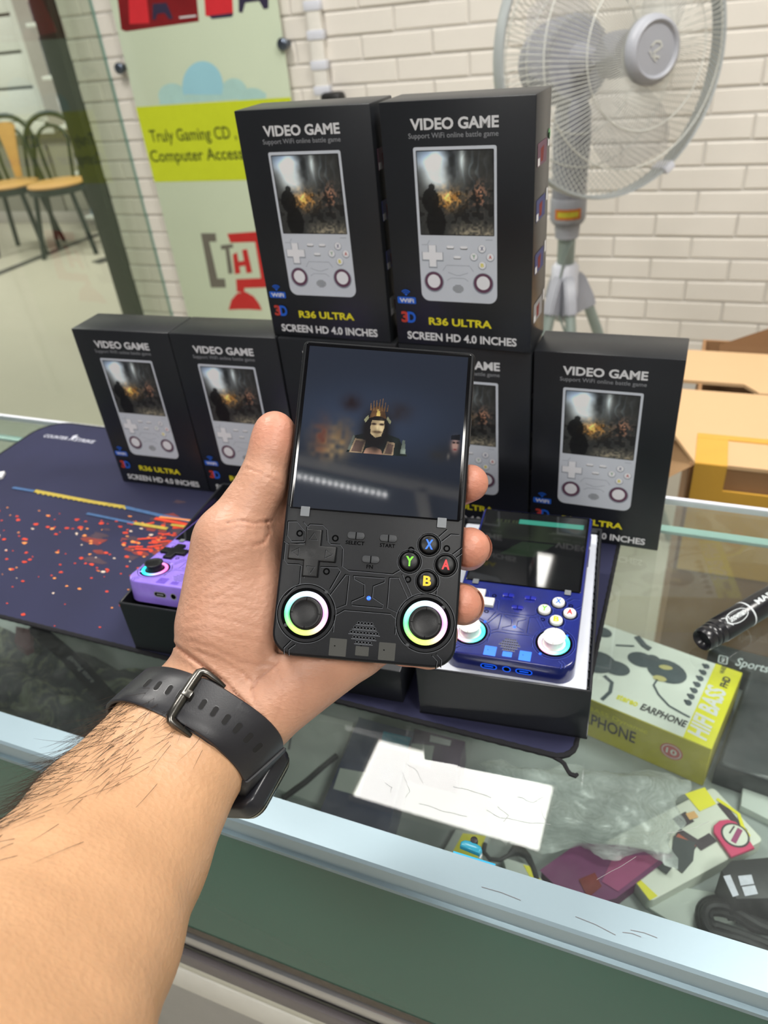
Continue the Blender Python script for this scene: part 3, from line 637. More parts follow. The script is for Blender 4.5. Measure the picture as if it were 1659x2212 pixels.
boxes = [('F', -.21696, -.00255, -.447, 1, 'upper left standing black game box with yellow lettering, of the pair on top'),
         ('G', -.10618, -.00247, -1.813, 1, 'upper right standing black game box with yellow lettering, beside the fan'),
         ('A', -.42356, -.0160, 2.285, 0, 'leftmost black game box of the bottom row, on the mouse pad'),
         ('B', -.31812, -.01167, 2.3045, 0, 'second black game box from the left in the bottom row, behind the thumb'),
         ('C', -.2122, -.0066, 1.0, 0, 'black game box in the bottom row hidden behind the held handheld console screen'),
         ('D', -.1064, -.0030, .4, 0, 'black game box in the bottom row partly behind the fingertips'),
         ('E', .0, .0, 0., 0, 'rightmost black game box of the bottom row, behind the blue console')]
gb = None
for (n_, x, y, ya, up, lab) in boxes:
    Mx = XY(x, y, PZ+.0002+(BHt+.0002)*up, math.radians(ya))
    if gb is None:
        gb = thing('game_box', lab, 'box', Mx, 'boxed handheld consoles stacked on the counter')
        b = B(); bx(b, (0, 0, 0), (BW, BD, BHt), .0009, 2); obj('carton', b, 'box_black', gb); print_front(gb)
    else:
        t = copy_tree(gb); t.matrix_world = Mx; t['label'] = lab

# ================================================================== HANDHELD CONSOLES
_Ac = np.array([[1298, 220, 1], [278, 785, 1], [1260, 860, 1]], float); _Al = np.array([[25.1, -19], [-26, -53.5], [26, -53.2]])
_AF = np.linalg.solve(_Ac, _Al)
def cl(*pts): return [tuple(np.array([x, y, 1.0]) @ _AF) for x, y in pts]
LINES = [cl((110, 20), (180, 20), (250, 100), (250, 185), (140, 185), (105, 140), (110, 20)), cl((240, 25), (275, 65), (295, 45), (400, 50), (440, 90), (445, 185), (470, 210), (550, 215), (575, 250), (570, 395), (620, 430), (750, 440), (990, 462), (1055, 425)),
         cl((75, 185), (115, 210), (250, 205), (270, 180), (270, 70)), cl((90, 200), (80, 340), (110, 375), (210, 380), (245, 400), (250, 490)), cl((225, 385), (215, 540), (160, 580), (100, 640)), cl((390, 400), (530, 405), (555, 435), (470, 585)),
         cl((600, 465), (630, 470), (605, 710), (515, 745), (470, 635), (600, 465)), cl((965, 490), (1040, 490), (1115, 660), (1030, 775), (945, 735), (965, 490)),
         cl((665, 475), (925, 495), (922, 525), (830, 560), (820, 650), (910, 710), (905, 738), (650, 715), (650, 685), (755, 640), (755, 545), (670, 500), (665, 475)), cl((1070, 460), (1150, 645), (1220, 625)), cl((1360, 560), (1350, 640), (1400, 690)),
         cl((500, 930), (510, 800), (590, 755), (970, 785), (1020, 830), (1010, 950)), cl((155, 1000), (95, 1060), (100, 1110)), cl((190, 1030), (135, 1070), (140, 1120)), cl((1310, 1115), (1350, 1160), (1340, 1225)), cl((1345, 1105), (1385, 1150), (1380, 1215)),
         cl((1375, 155), (1450, 90)), cl((1395, 195), (1480, 130), (1550, 135)), cl((1490, 300), (1570, 240)), cl((1520, 325), (1570, 290))]
def ring_rgb(kind):
    def f(t):     # t angle, 0 = right, counter-clockwise
        stops = {'rainbow': [(0, (236, 150, 226)), (60, (222, 200, 246)), (100, (196, 236, 250)), (145, (150, 232, 226)), (185, (92, 236, 142)), (235, (180, 244, 110)), (275, (224, 250, 120)), (315, (244, 196, 196)), (360, (236, 150, 226))],
                 'ice': [(0, (60, 240, 236)), (80, (150, 236, 240)), (140, (210, 230, 240)), (200, (250, 190, 216)), (250, (246, 178, 216)), (300, (110, 240, 228)), (360, (60, 240, 236))],
                 'duo': [(0, (250, 110, 190)), (60, (250, 120, 190)), (110, (200, 180, 240)), (180, (50, 236, 240)), (250, (40, 230, 244)), (310, (190, 150, 240)), (360, (250, 110, 190))]}[kind]
        d = (math.degrees(t)) % 360
        for (a0, c0), (a1, c1) in zip(stops, stops[1:]):
            if a0 <= d <= a1: return np.array(lin([c0[i]+(c1[i]-c0[i])*(d-a0)/(a1-a0) for i in range(3)]))
    return f
def make_console(name, label, Mx, p, screen_fn, screen_n):
    t = thing(name, label, 'game console', Mx, None)
    K = .001
    b = B(); prism(b, rrect(-40, -72, 40, 72, [10, 10, 2.6, 2.6], 8), -18, 0, 1.3, 3, both=True); prism(b, rrect(-39.2, -7.0, 39.2, 71.2, 1.5, 4), -.5, .35, .2, 1)
    body = obj('body', b, [p['shell'], 'groove'], t, s=K)
    for (x, w, h) in ((-11, 9.6, 3.8), (0, 4.6, 4.6), (10.5, 9.6, 3.8)):
        b = B(); Mq = Matrix.Translation((x, -72.0, -8.5)) @ Matrix.Rotation(PI/2, 4, 'X')
        strip(b, rrect(-w/2, -h/2, w/2, h/2, h/2-.01, 6), .7, .12, 0, True, Mq); flat(b, rrect(-w/2+.2, -h/2+.2, w/2-.2, h/2-.2, h/2-.25, 6), .08, 1, Mq)
        if w > 5: flat(b, rrect(-w/2+2, -.5, w/2-2, .5, .4, 3), .1, 0, Mq)
        obj('port', b, [p['port_rim'], 'groove'], t, s=K, smooth=0)
    b = B()
    for l in LINES: strip(b, l, .42, .06, 0); strip(b, [(x+.28, y-.28) for x, y in l], .16, .065, 1)
    for x, y, r in ((-26, -53.4, 12.6), (26, -53.2, 12.6)): strip(b, circ(x, y, r, 48), .4, .07, 0, True); strip(b, circ(x, y, r+.35, 48), .15, .07, 1, True); strip(b, circ(x, y, 10.4, 48), 1.4, .06, 0, True)
    for x, y in ((25.1, -19), (17.1, -27.1), (33, -27.3), (25.4, -35.1)): strip(b, circ(x, y, 5.2, 28), .35, .07, 0, True); strip(b, circ(x, y, 4.3, 28), .7, .06, 0, True); strip(b, circ(x+.1, y-.1, 5.5, 28), .14, .07, 1, True)
    for x, y in ((-32.5, -18.6), (-16.5, -19.5), (-19, -34.5), (17.4, -22), (33, -20), (17, -35)): strip(b, circ(x, y, 1.2, 12), .7, .05, 0, True)
    obj('panel_lines', b, ['groove', p['edge']], t, s=K, smooth=0)  # second material paints highlights along the groove edges
    b = B(); prism(b, rrect(-38.3, -7.6, 38.1, 70.6, 1.0, 4), .2, .75, .25, 2); obj('screen_bezel', b, 'black_gloss', t, s=K)
    sc = picture('display', -.0368, -.0070, .0366, .0690, screen_n, screen_n, screen_fn, p.get('screen', 'screen_on'), t, z=.00080)
    for x, y in ((-31, -8.6), (30, -8.8)):
        b = B(); prism(b, rrect(x-2, y-2.2, x+2, y+2.2, .2, 2), .76, .85); obj('tape_tab', b, 'clear_tape', t, s=K)
    # direction pad
    b = B(); a_, w = 10.6, 3.5
    cross = [(-w, -a_), (w, -a_), (w, -w), (a_, -w), (a_, w), (w, w), (w, a_), (-w, a_), (-w, w), (-a_, w), (-a_, -w), (-w, -w)]
    prism(b, [(x-26, y-27) for x, y in cross], -.2, 2.4 if p['tall'] else 1.7, .7, 3)
    dp = obj('direction_pad', b, p['pad'], t, s=K)
    b = B(); zt = 2.45 if p['tall'] else 1.75
    for k in range(4):
        r = Matrix.Rotation(k*PI/2, 4, 'Z'); tri = [Vector((-1.8, 5.9, 0)), Vector((1.8, 5.9, 0)), Vector((0, 9.0, 0))]
        strip(b, [((r @ q).x-26, (r @ q).y-27) for q in tri], .34, zt, 0, True); strip(b, [((r @ q).x-25.8, (r @ q).y-27.22) for q in tri], .12, zt+.01, 1, True)
    lathe(b, [(2.3, zt-.3), (2.3, zt+.02), (1.9, zt+.05), (1.2, zt-.0), (.3, zt-.02)], 18, 2, Matrix.Translation((-26, -27, 0)))
    obj('arrow_marks', b, [p['arrow'], 'edge_light', p['pad']], dp, s=K)
    for (x, y, s_, m) in ((25.1, -19, 'X', 'letter_blue'), (17.1, -27.1, 'Y', 'letter_green'), (33, -27.3, 'A', 'letter_red'), (25.4, -35.1, 'B', 'letter_yellow')):
        b = B(); h = 2.3 if p['tall'] else 1.5
        lathe(b, [(3.95, -.2), (3.95, h-.7), (3.7, h-.25), (3.2, h), (.5, h+.05)], 28, 0, Matrix.Translation((x, y, 0)))
        fb = obj('face_button', b, p['btn'], t, s=K)
        b = B(); text(b, s_, x-1.75, y-2.2, x+1.75, y+2.2, h+.08, 0, bold=.035, depth=.12); obj('letter', b, m, fb, s=K, smooth=0)
    for (x, y, s_, wd) in ((-7.4, -17.7, 'SELECT', 4.2), (7, -17.7, 'START', 3.4), (0, -27.7, 'FN', 1.4)):
        b = B(); prism(b, rrect(x-3.9, y-1.6, x+3.9, y+1.6, 1.5, 5), -.2, .75, .3, 2); bx(b, (x-.22, y-1.6, .5), (x+.22, y+1.6, .85), 0, mi=1); obj('menu_button', b, [p['small'], 'groove'], t, s=K)
        b = B(); text(b, s_, x-wd-.2, y-4.0, x+wd-.2, y-2.3, .08, 0, bold=.02); obj('button_caption', b, p['cap_text'], t, s=K, smooth=0)
    for (x, y, kk) in ((-26, -53.4, 0), (26, -53.2, 1)):
        b = B(); h = p['stick_h']
        lathe(b, [(9.6, -.1), (9.6, .5), (9.2, .85), (8.3, 1.0), (7.6, .8), (7.3, .3)], 56, 0, capb=False, capt=False)
        for v in b.verts: v.co.x += x; v.co.y += y
        bmesh.ops.scale(b, vec=(K, K, K), verts=b.verts); me = bpy.data.meshes.new('light_ring'); b.to_mesh(me); b.free(); f = ring_rgb(p['ring'])
        cols = np.array([f(math.atan2(v.co.y*1000-y, v.co.x*1000-x)) for v in me.vertices])*p.get('ring_gain', 1); color_attr(me, cols); me.materials.append(M['ring_glow']); me.shade_smooth()
        ro = bpy.data.objects.new('light_ring', me); COL.objects.link(ro); ro.parent = t
        b = B(); lathe(b, [(7.2, -.3), (7.0, .4), (6.0, .6), (5.4, h-1.6), (6.2, h-1.2), (6.75, h-.7), (6.75, h-.2), (6.4, h), (5.8, h+.05), (5.5, h-.12), (3, h-.45), (.4, h-.55)], 40, 0, Matrix.Translation((x, y, 0)))
        st = obj('stick', b, p['stick'], t, s=K)
        b = B()
        for k in range(4):
            a = k*PI/2; bx(b, (5.5, -.12, h-.2), (6.7, .12, h+.06), mi=0, Mx=Matrix.Translation((x, y, 0)) @ Matrix.Rotation(a, 4, 'Z'))
        obj('stick_notch', b, 'groove', st, s=K, smooth=0)
    b = B()
    for j, nx in enumerate((5, 7, 9, 7, 5)):
        for i in range(nx):
            cx, cy = (i-(nx-1)/2)*1.42, -63.7+j*2.05; prism(b, circ(cx, cy, .52, 6), -.05, .06, mi=0); strip(b, circ(cx, cy-.08, .6, 8), .12, .07, 1, True)
        hw = (nx*1.42)/2+.5; strip(b, [(-hw, -63.7+j*2.05-.95), (hw, -63.7+j*2.05-.95)], .22, .065, 1)
    obj('speaker_grille', b, ['groove', p['grille']], t, s=K, smooth=0)
    b = B(); lathe(b, [(.95, -.1), (.9, .12), (.5, .22)], 14, 0, Matrix.Translation((.6, -44.6, 0))); obj('power_light', b, 'led_blue', t, s=K)
    b = B()
    for (x0, y0, x1, y1) in ((-14.6, -70.5, -7.2, -63.0), (6.8, -70.5, 14, -63.0), (-3.2, -69.5, 2.6, -65.5)): prism(b, rrect(x0, y0, x1, y1, .3, 2), -.02, .04); prism(b, [(x0+2, y0+4), (x0+2.6, y0+4), (x0+2.6, y0+4.5), (x0+2, y0+4.5)], 0, .06, mi=1)
    obj('port_chips', b, [p['port'], 'groove'], t, s=K, smooth=0)  # small port chips in their own colour
    b = B()
    for (x, y) in ((-18.2, -43.6), (-34.4, -59.2), (33.2, -46), (19.0, -63.4)): lathe(b, [(.95, -.05), (.8, .35), (.3, .5)], 12, 0, Matrix.Translation((x, y, 0)))
    obj('screw_stud', b, p['stud'], t, s=K)
    b = B(); prism(b, [(39.9, 28), (40.5, 28.6), (40.5, 41.4), (39.9, 42)], -9, -4); prism(b, [(39.9, 50), (40.4, 50.6), (40.4, 56), (39.9, 56.5)], -9, -4); obj('side_button', b, p['pad'] if not p['tall'] else p['shell'], t, s=K)
    return t
def warrior_screen(u, v):
    n1 = vnoise(u, v, 10, 5); n2 = vnoise(u, v, 34, 6); n3 = vnoise(u, v, 60, 8)
    c = np.stack([.105+.02*v, .125+.022*v, .160+.032*v], 1)*np.ones_like(u)[:, None]
    c += (ga(u, v, .4, .55, .5, .22)*.07)[:, None]*np.array([.8, 1.1, 1.6])
    U, V = u, v
    def blob(cx, cy, sx, sy, col, k=1., tex=0.):
        nonlocal c
        m = np.clip(ga(U, V, cx, cy, sx, sy)*k*(1-tex+tex*1.9*n2), 0, 1)[:, None]; c = c*(1-m)+m*np.array(col)
    def poly(pts, col, a=1.):
        nonlocal c
        P = np.array(pts); ins = np.zeros(len(u), bool); j = len(P)-1
        for i in range(len(P)):
            k = ((P[i, 1] > V) != (P[j, 1] > V)) & (U < (P[j, 0]-P[i, 0])*(V-P[i, 1])/(P[j, 1]-P[i, 1]+1e-9)+P[i, 0]); ins ^= k; j = i
        c[ins] = c[ins]*(1-a)+np.array(col)*a*(.75+.5*n2[ins])[:, None]
    blob(.20, .40, .11, .09, (.52, .44, .32), 1.0, .75); blob(.13, .44, .05, .10, (.36, .22, .18), .8, .6); blob(.26, .48, .05, .07, (.40, .31, .22), .8, .7)
    U, V = .485+(u-.475)/1.18, .36+(v-.355)/1.18
    # an armoured bust: dark coat with pale lapels, helmet with a row of spikes
    poly([(.33, .36), (.37, .45), (.44, .47), (.53, .47), (.60, .45), (.65, .36)], (.10, .13, .12)); poly([(.345, .36), (.37, .435), (.43, .43), (.415, .36)], (.58, .50, .40)); poly([(.355, .365), (.375, .425), (.42, .42), (.408, .365)], (.36, .29, .26))
    poly([(.52, .36), (.54, .43), (.58, .425), (.575, .36)], (.58, .50, .40)); poly([(.53, .365), (.545, .42), (.573, .415), (.568, .365)], (.36, .29, .26)); poly([(.42, .36), (.43, .385), (.47, .40), (.51, .385), (.52, .36)], (.62, .48, .40))
    poly([(.61, .37), (.62, .445), (.632, .44), (.64, .37)], (.42, .46, .42)); poly([(.335, .37), (.36, .45), (.37, .445), (.35, .37)], (.34, .36, .33))
    blob(.475, .485, .060, .085, (.07, .06, .06), 2.5); poly([(.445, .50), (.448, .465), (.475, .445), (.505, .455), (.518, .50), (.515, .535), (.45, .535)], (.66, .58, .44))
    blob(.50, .505, .012, .03, (.82, .74, .58), .8); blob(.482, .475, .022, .006, (.34, .27, .2), 1.6); blob(.462, .516, .012, .005, (.2, .15, .12), 1.6); blob(.503, .516, .012, .005, (.2, .15, .12), 1.6); blob(.482, .497, .006, .014, (.84, .77, .6), .7)
    poly([(.435, .545), (.45, .60), (.48, .612), (.51, .60), (.525, .545), (.50, .555), (.46, .555)], (.34, .24, .15)); poly([(.47, .56), (.475, .595), (.487, .595), (.492, .56)], (.72, .62, .34))
    for k in range(7): poly([(.437+.014*k, .585), (.441+.014*k+(k-3)*.002, .635+.01*(3-abs(k-3))), (.446+.014*k, .585)], (.46, .34, .22))
    poly([(.408, .535), (.428, .56), (.434, .545), (.418, .52)], (.60, .60, .46)); poly([(.552, .535), (.530, .56), (.526, .545), (.545, .52)], (.60, .60, .46))
    U, V = u, v
    # second face at the right edge
    blob(.945, .40, .07, .06, (.10, .11, .13), .8); blob(.956, .445, .024, .042, (.58, .46, .42), 1.3); blob(.948, .462, .008, .005, (.12, .1, .1), 1.5); blob(.972, .462, .008, .005, (.12, .1, .1), 1.5); blob(.958, .42, .010, .005, (.42, .2, .2), 1.2)
    poly([(.93, .478), (.985, .478), (.985, .515), (.93, .505)], (.06, .07, .09)); blob(.86, .38, .05, .04, (.14, .14, .14), .7, .6); blob(.92, .375, .01, .02, (.36, .34, .32), .8)
    blob(.30, .66, .06, .05, (.11, .07, .08), .8, .3); blob(.60, .62, .08, .06, (.13, .10, .10), .6, .3)
    return np.clip(c, 0, 1)
def idle_screen(u, v):
    n1 = vnoise(u, v, 7, 11); n2 = vnoise(u, v, 24, 12)
    c = np.stack([.03+.02*n1, .035+.03*n1, .035+.02*n1], 1); m = (v > .60)*(v < .84)*np.clip((u-.05)*8, 0, 1); c += (m*(.4+n1*.6))[:, None]*np.array([.10, .12, .07])
    m = (v > .84) & (v < .90) & (u > .34) & (u < .97); c[m] = (.22, .55, .47)
    m = (v > .84) & (v < .88) & (u > .10) & (u < .34) & (np.sin(u*160) > -.3); c[m] = (.17, .2, .12)
    m = (v > .38) & (v < .58) & (np.abs(u-.5-.9*(v-.5)) < .16); c[m] += np.array([.06, .09, .05])*1.2
    m = (v > .72) & (v < .76) & (u > .60) & (u < .92) & (n2 > .45); c[m] += .06
    return c
smoke = dict(shell='smoke_shell', edge='edge_light', pad='black_plastic', arrow='groove', btn='black_plastic', small='smoke_button', cap_text='engrave', ring='rainbow', ring_gain=1.0, stick='black_plastic', stick_h=3.2, grille='edge_light', port='chip_olive', port_rim='edge_light', stud='smoke_button', tall=False)
blue = dict(shell='blue_shell', edge='blue_edge', pad='white_plastic', arrow='print_pale', btn='white_plastic', small='blue_button', cap_text='blue_button', ring='ice', stick='white_plastic', stick_h=6.5, grille='print_grey', port='blue_port', port_rim='blue_glow', stud='blue_glow', tall=True)
purple = dict(shell='purple_shell', edge='purple_edge', pad='black_plastic', arrow='groove', btn='black_plastic', small='purple_button', cap_text='purple_button', ring='duo', stick='black_plastic', stick_h=6.0, grille='purple_edge', port='purple_button', port_rim='chrome_track', stud='purple_edge', tall=True)
MH = Matrix(((CB[0][0], CB[1][0], CB[2][0], CO[0]), (CB[0][1], CB[1][1], CB[2][1], CO[1]), (CB[0][2], CB[1][2], CB[2][2], CO[2]), (0, 0, 0, 1)))
held = make_console('handheld_console', 'smoky black handheld game console held up in the hand, rainbow rings around its sticks', MH, smoke, warrior_screen, 290)
def tilted(P, a, t):
    r = np.array([math.cos(a), math.sin(a), 0]); v = np.array([-math.sin(a)*math.cos(t), math.cos(a)*math.cos(t), math.sin(t)]); n = np.cross(r, v)
    c = np.array(P); return Matrix(((r[0], v[0], n[0], c[0]), (r[1], v[1], n[1], c[1]), (r[2], v[2], n[2], c[2]), (0, 0, 0, 1))), r, v
_, r_, v_ = tilted((0, 0, 0), .0786, .0301)
PB = np.array([-.0222, -.0618, .0640])+.04*r_-.072*v_
make_console('handheld_console', 'clear blue handheld game console with white buttons lying in its open black box', tilted(PB, .0786, .062)[0], blue, idle_screen, 90)
_, r_, v_ = tilted((0, 0, 0), math.radians(4), math.radians(-10))
PP = np.array(onz(266, 1252, .0655))+.0400*r_+.0725*v_
make_console('handheld_console', 'clear purple handheld game console with black sticks, tipped up in an open box', tilted(PP, math.radians(4), math.radians(-10))[0], purple, idle_screen, 40)
def open_box(label, x, y, yaw, w, l, h, tray):
    t = thing('open_box', label, 'box', XY(x, y, PZ+.0002, yaw)); th = .0018
    b = B(); bx(b, (0, 0, 0), (w, l, th)); bx(b, (0, 0, 0), (w, th, h), .0006, 1); bx(b, (0, l-th, 0), (w, l, h), .0006, 1); bx(b, (0, th, 0), (th, l-th, h), .0006, 1); bx(b, (w-th, th, 0), (w, l-th, h), .0006, 1)
    obj('carton', b, 'box_black', t)
    if tray:
        b = B(); e = th+.0006
        bx(b, (e, e, th), (w-e, l-e, tray), .002, 2)
        for k in range(22):      # torn notches of the liner edge
            yy = .006+k*(l-.012)/21; bx(b, (w-e-.0006, yy-.0008, tray-.004), (w-e+.0004, yy+.0008, tray+.0003), 0, mi=1)
        obj('liner', b, ['tray_white', 'box_black'], t)
    return t
open_box('open black box with a white liner under the blue console', -.0261, -.2134, .1013, .1068, .1645, .0431, .0395)
open_box('open black box under the purple console, at the front left of the pad', -.2536, -.2185, math.radians(4), .105, .163, .0465, None)
p, q = onz(734, 1494, PZ), onz(890, 1523, PZ)
ya = math.atan2(q.y-p.y, q.x-p.x)
t = thing('box_lid', 'black box lid lying between the hand and the blue console box', 'box', XY(q.x-.105*math.cos(ya)-.001, q.y-.105*math.sin(ya), PZ+.0002, ya))
b = B(); bx(b, (0, 0, 0), (.100, .12, .030), .0008, 2); obj('carton', b, 'box_black', t)
# crumpled white liner scraps beside the blue console
b = B()
vs = [[b.verts.new((.0045*i, .005*j, .0008+random.uniform(0, .0035))) for i in range(6)] for j in range(3)]
for j in range(2):
    for i in range(5): b.faces.new((vs[j][i], vs[j][i+1], vs[j+1][i+1], vs[j+1][i]))
c = onz(990, 1447, .040); o = obj('torn_liner', b, 'tray_white', Mx=XY(c.x, c.y, .0398, .1), smooth=20); tag(o, 'crumpled white scrap of liner at the front of the blue console box', 'paper')

# ================================================================== POSTER ON THE WALL
PY = YW-.028
def pp(px, py): return ony(px, py, PY)
po = thing('wall_sign', 'pale green acrylic shop sign with a lime band and red logo on the brick wall', 'sign', Matrix.Translation((-1.41, PY, 0)))
def sp(name, bm, m, smooth=0): return obj(name, bm, m, po, smooth=smooth, loc=(1.41, -PY, 0))
PL, PR = (pp(250, 5).x+pp(385, 640).x)/2, (pp(600, 5).x+pp(626, 200).x)/2
b = B(); bx(b, (PL, PY, -.66), (PR, PY+.006, CEIL-.6), .0015); sp('panel', b, 'poster_face', 40)
def wpoly(bm, px, mi, dy): 
    vs = [bm.verts.new((pp(*q).x, PY-dy, pp(*q).z)) for q in px]; f = bm.faces.new(vs); f.material_index = mi
b = B(); zt, zb = pp(456, 221).z, pp(430, 391).z
v = [b.verts.new(q) for q in ((PL, PY-.0008, zb), (PR, PY-.0008, zb), (PR, PY-.0008, zt), (PL, PY-.0008, zt))]; b.faces.new(v); sp('lime_band', b, 'lime')
b = B()
for (cx, cy, rx, ry, mi, dy) in ((438, 186, 44, 54, 0, .0006), (372, 206, 30, 26, 1, .0004), (505, 203, 30, 34, 1, .00045), (545, 212, 30, 22, 1, .0005)):
    q_ = [pp(cx+rx*math.cos(a), cy-ry*math.sin(a)) for a in np.linspace(-.35, PI+.35, 24)]
    f = b.faces.new([b.verts.new((p_.x, PY-dy, max(zt, p_.z))) for p_ in q_]); f.material_index = mi
wpoly(b, [(345, 226), (575, 210), (575, 200), (345, 208)], 1, .00035)
sp('cloud_print', b, ['cloud_blue', 'cloud_pale'])
Mw = Matrix.Translation((0, PY-.0012, 0)) @ Matrix.Rotation(PI/2, 4, 'X')
b = B()
a0, a1 = pp(327, 307), pp(496, 275); text(b, 'Truly Gaming CD ,', a0.x, a0.z-.012, a1.x+.02, a1.z+.004, 0, 0, Mw, bold=.012)
a0, a1 = pp(328, 350), pp(530, 318); text(b, 'Computer Accessories', a0.x, a0.z-.012, a1.x+.09, a1.z+.002, 0, 0, Mw, bold=.012)
sp('sign_lettering', b, 'poster_text')
b = B()
wpoly(b, [(434, 504), (466, 504), (468, 522), (452, 522), (470, 602), (486, 602), (488, 621), (456, 621)], 0, .0008)
wpoly(b, [(477, 530), (503, 527), (504, 535), (495, 536), (503, 590), (494, 592), (487, 538), (478, 539)], 0, .0010)
wpoly(b, [(491, 505), (560, 500), (565, 522), (498, 524)], 1, .0008); wpoly(b, [(548, 502), (568, 500), (592, 612), (566, 614)], 1, .0009); wpoly(b, [(510, 603), (590, 600), (592, 620), (528, 622), (528, 632), (512, 630)], 1, .0010)
wpoly(b, [(503, 550), (512, 545), (520, 590), (508, 592)], 1, .0012); wpoly(b, [(523, 540), (534, 538), (545, 588), (533, 590)], 1, .0012); wpoly(b, [(508, 566), (538, 562), (540, 572), (510, 576)], 1, .0013)
wpoly(b, [(494, 669), (500, 648), (512, 634), (530, 630), (548, 640), (560, 656), (566, 670), (540, 668), (515, 668)], 1, .0008)
sp('sign_logo', b, ['poster_grey', 'poster_red'])
b = B()
wpoly(b, [(247, -60), (418, -80), (430, 46), (272, 68), (262, 64)], 0, .0006); wpoly(b, [(276, -60), (312, -60), (323, 50), (280, 52)], 1, .0008); wpoly(b, [(330, 8), (360, 6), (374, 40), (366, 42), (356, 28), (340, 30), (336, 44), (330, 42)], 2, .0010); wpoly(b, [(388, 36), (424, 32), (424, 36), (388, 40)], 3, .0010)
wpoly(b, [(438, -60), (500, -60), (504, 32), (470, 38), (444, 34)], 1, .0008); wpoly(b, [(452, 34), (504, 28), (502, 36), (458, 41)], 2, .0009); wpoly(b, [(515, -60), (580, -60), (580, 18), (570, 20), (560, 2), (530, 6), (524, 28), (516, 26)], 2, .0008)
sp('product_print', b, ['poster_maroon', 'poster_scarlet', 'poster_navy', 'print_white'])
for (px, py) in ((261, 147), (613, 95)):
    c = pp(px, py); b = B(); lathe(b, [(.010, -.028), (.010, 0), (.0165, .002), (.0165, .012), (.012, .0165), (.003, .0175)], 20, 0, Matrix.Translation((c.x, PY, c.z)) @ Matrix.Rotation(PI/2, 4, 'X')); sp('stand_off', b, 'stud', 40)
# cable trunking and a black plug beside the sign
tr = thing('cable_trunking', 'white plastic cable trunking running down the brick wall right of the sign', 'trunking', Matrix.Translation((-1.0, YW, 0)))
x0 = ony(686, 60, YW).x
b = B(); bx(b, (x0-.021+1.0, -.022, -.95), (x0+.021+1.0, -.001, CEIL-.003), .003); obj('channel', b, 'trunking', tr)
for z in (.40, .33, .255, .19):
    b = B(); bx(b, (x0-.026+1.0, -.026, z-.012), (x0+.026+1.0, -.001, z+.012), .003); obj('clip', b, 'fan_white', tr)
c = ony(727, 206, YW); b = B(); bx(b, (-.034, -.05, -.03), (.034, -.003, .012), .012, 3); bx(b, (-.014, -.052, -.012), (.014, -.049, .006), .002)
o = obj('plug_adapter', b, 'socket_black', loc=(c.x, YW, c.z)); tag(o, 'black plug adapter on the brick wall just above the boxes', 'plug')

# ================================================================== STANDING FAN
FC = Vector((-.0885, 1.1243, .2719)); FY, FP, FR = .7617, .0862, .24
fn = Vector((math.sin(FY)*math.cos(FP), -math.cos(FY)*math.cos(FP), math.sin(FP))); fx = Vector((math.cos(FY), math.sin(FY), 0)); fz = fn.cross(fx)*-1
fz = fx.cross(-fn)*1.0
if fz.z < 0: fz = -fz
MF = Matrix(((fx.x, fz.x, fn.x, FC.x), (fx.y, fz.y, fn.y, FC.y), (fx.z, fz.z, fn.z, FC.z), (0, 0, 0, 1)))
AX = FC-fn*.13
fan = thing('standing_fan', 'grey standing fan with a round wire cage in front of the brick wall', 'fan', Matrix.Translation((AX.x, AX.y, FLOOR)))
MFl = Matrix.Translation((-AX.x, -AX.y, -FLOOR)) @ MF
def fp(name, bm, m, smooth=40, local=True, parent=None): 
    o = obj(name, bm, m, parent or fan, smooth=smooth)
    o.matrix_local = MFl if local else Matrix.Translation((-AX.x, -AX.y, -FLOOR)); return o
b = B()      # front grille: curved radial wires and three hoops
NW = 132
for k in range(NW):
    a = 2*PI*k/NW; pts = []
    for s_ in np.linspace(0, 1, 7):
        r = .052+(FR-.052)*s_; tw = .20*(s_-1)**2*1.0; z = .088*(1-s_**2.6)+.004; pts.append((r*math.cos(a+tw), r*math.sin(a+tw), z))
    pts.append(((FR+.004)*math.cos(a), (FR+.004)*math.sin(a), -.014)); tube(b, pts, .00085, 3, cap=False)
for r_, z in ((.125, .0865), (.19, .055)): tube(b, [(r_*math.cos(t), r_*math.sin(t), z) for t in np.linspace(0, 2*PI, 65)[:-1]], .0013, 4, closed=True)
fp('front_grille', b, 'fan_wire')['kind'] = 'stuff'
b = B()
for k in range(110):
    a = 2*PI*k/110; pts = []
    for s_ in np.linspace(0, 1, 6):
        r = .06+(FR-.06)*s_; z = -.095*(1-s_**3.2)-.02; pts.append((r*math.cos(a-.1*(1-s_)), r*math.sin(a-.1*(1-s_)), z))
    tube(b, pts, .0009, 3, cap=False)
for r_, z in ((.13, -.10), (.19, -.075)): tube(b, [(r_*math.cos(t), r_*math.sin(t), z) for t in np.linspace(0, 2*PI, 65)[:-1]], .0014, 4, closed=True)
fp('rear_grille', b, 'fan_wire')['kind'] = 'stuff'
b = B(); lathe(b, [(FR-.001, .006), (FR+.004, .008), (FR+.006, .0), (FR+.006, -.018), (FR+.003, -.026), (FR-.001, -.024), (FR-.001, .006)], 96, capb=False, capt=False); fp('cage_rim', b, 'fan_rim')
for a in (-1.02, 2.3):
    b = B(); bx(b, (-.012, -.006, -.030), (.012, .010, .014), .004, Mx=Matrix.Rotation(a, 4, 'Z') @ Matrix.Translation((FR+.006, 0, 0)) @ Matrix.Rotation(PI/2, 4, 'Z')); fp('rim_clip', b, 'fan_white')
b = B(); lathe(b, [(.048, .078), (.053, .085), (.054, .098), (.050, .108), (.044, .112), (.041, .1105), (.039, .107), (.004, .109)], 48); fp('hub_cover', b, 'fan_grey')
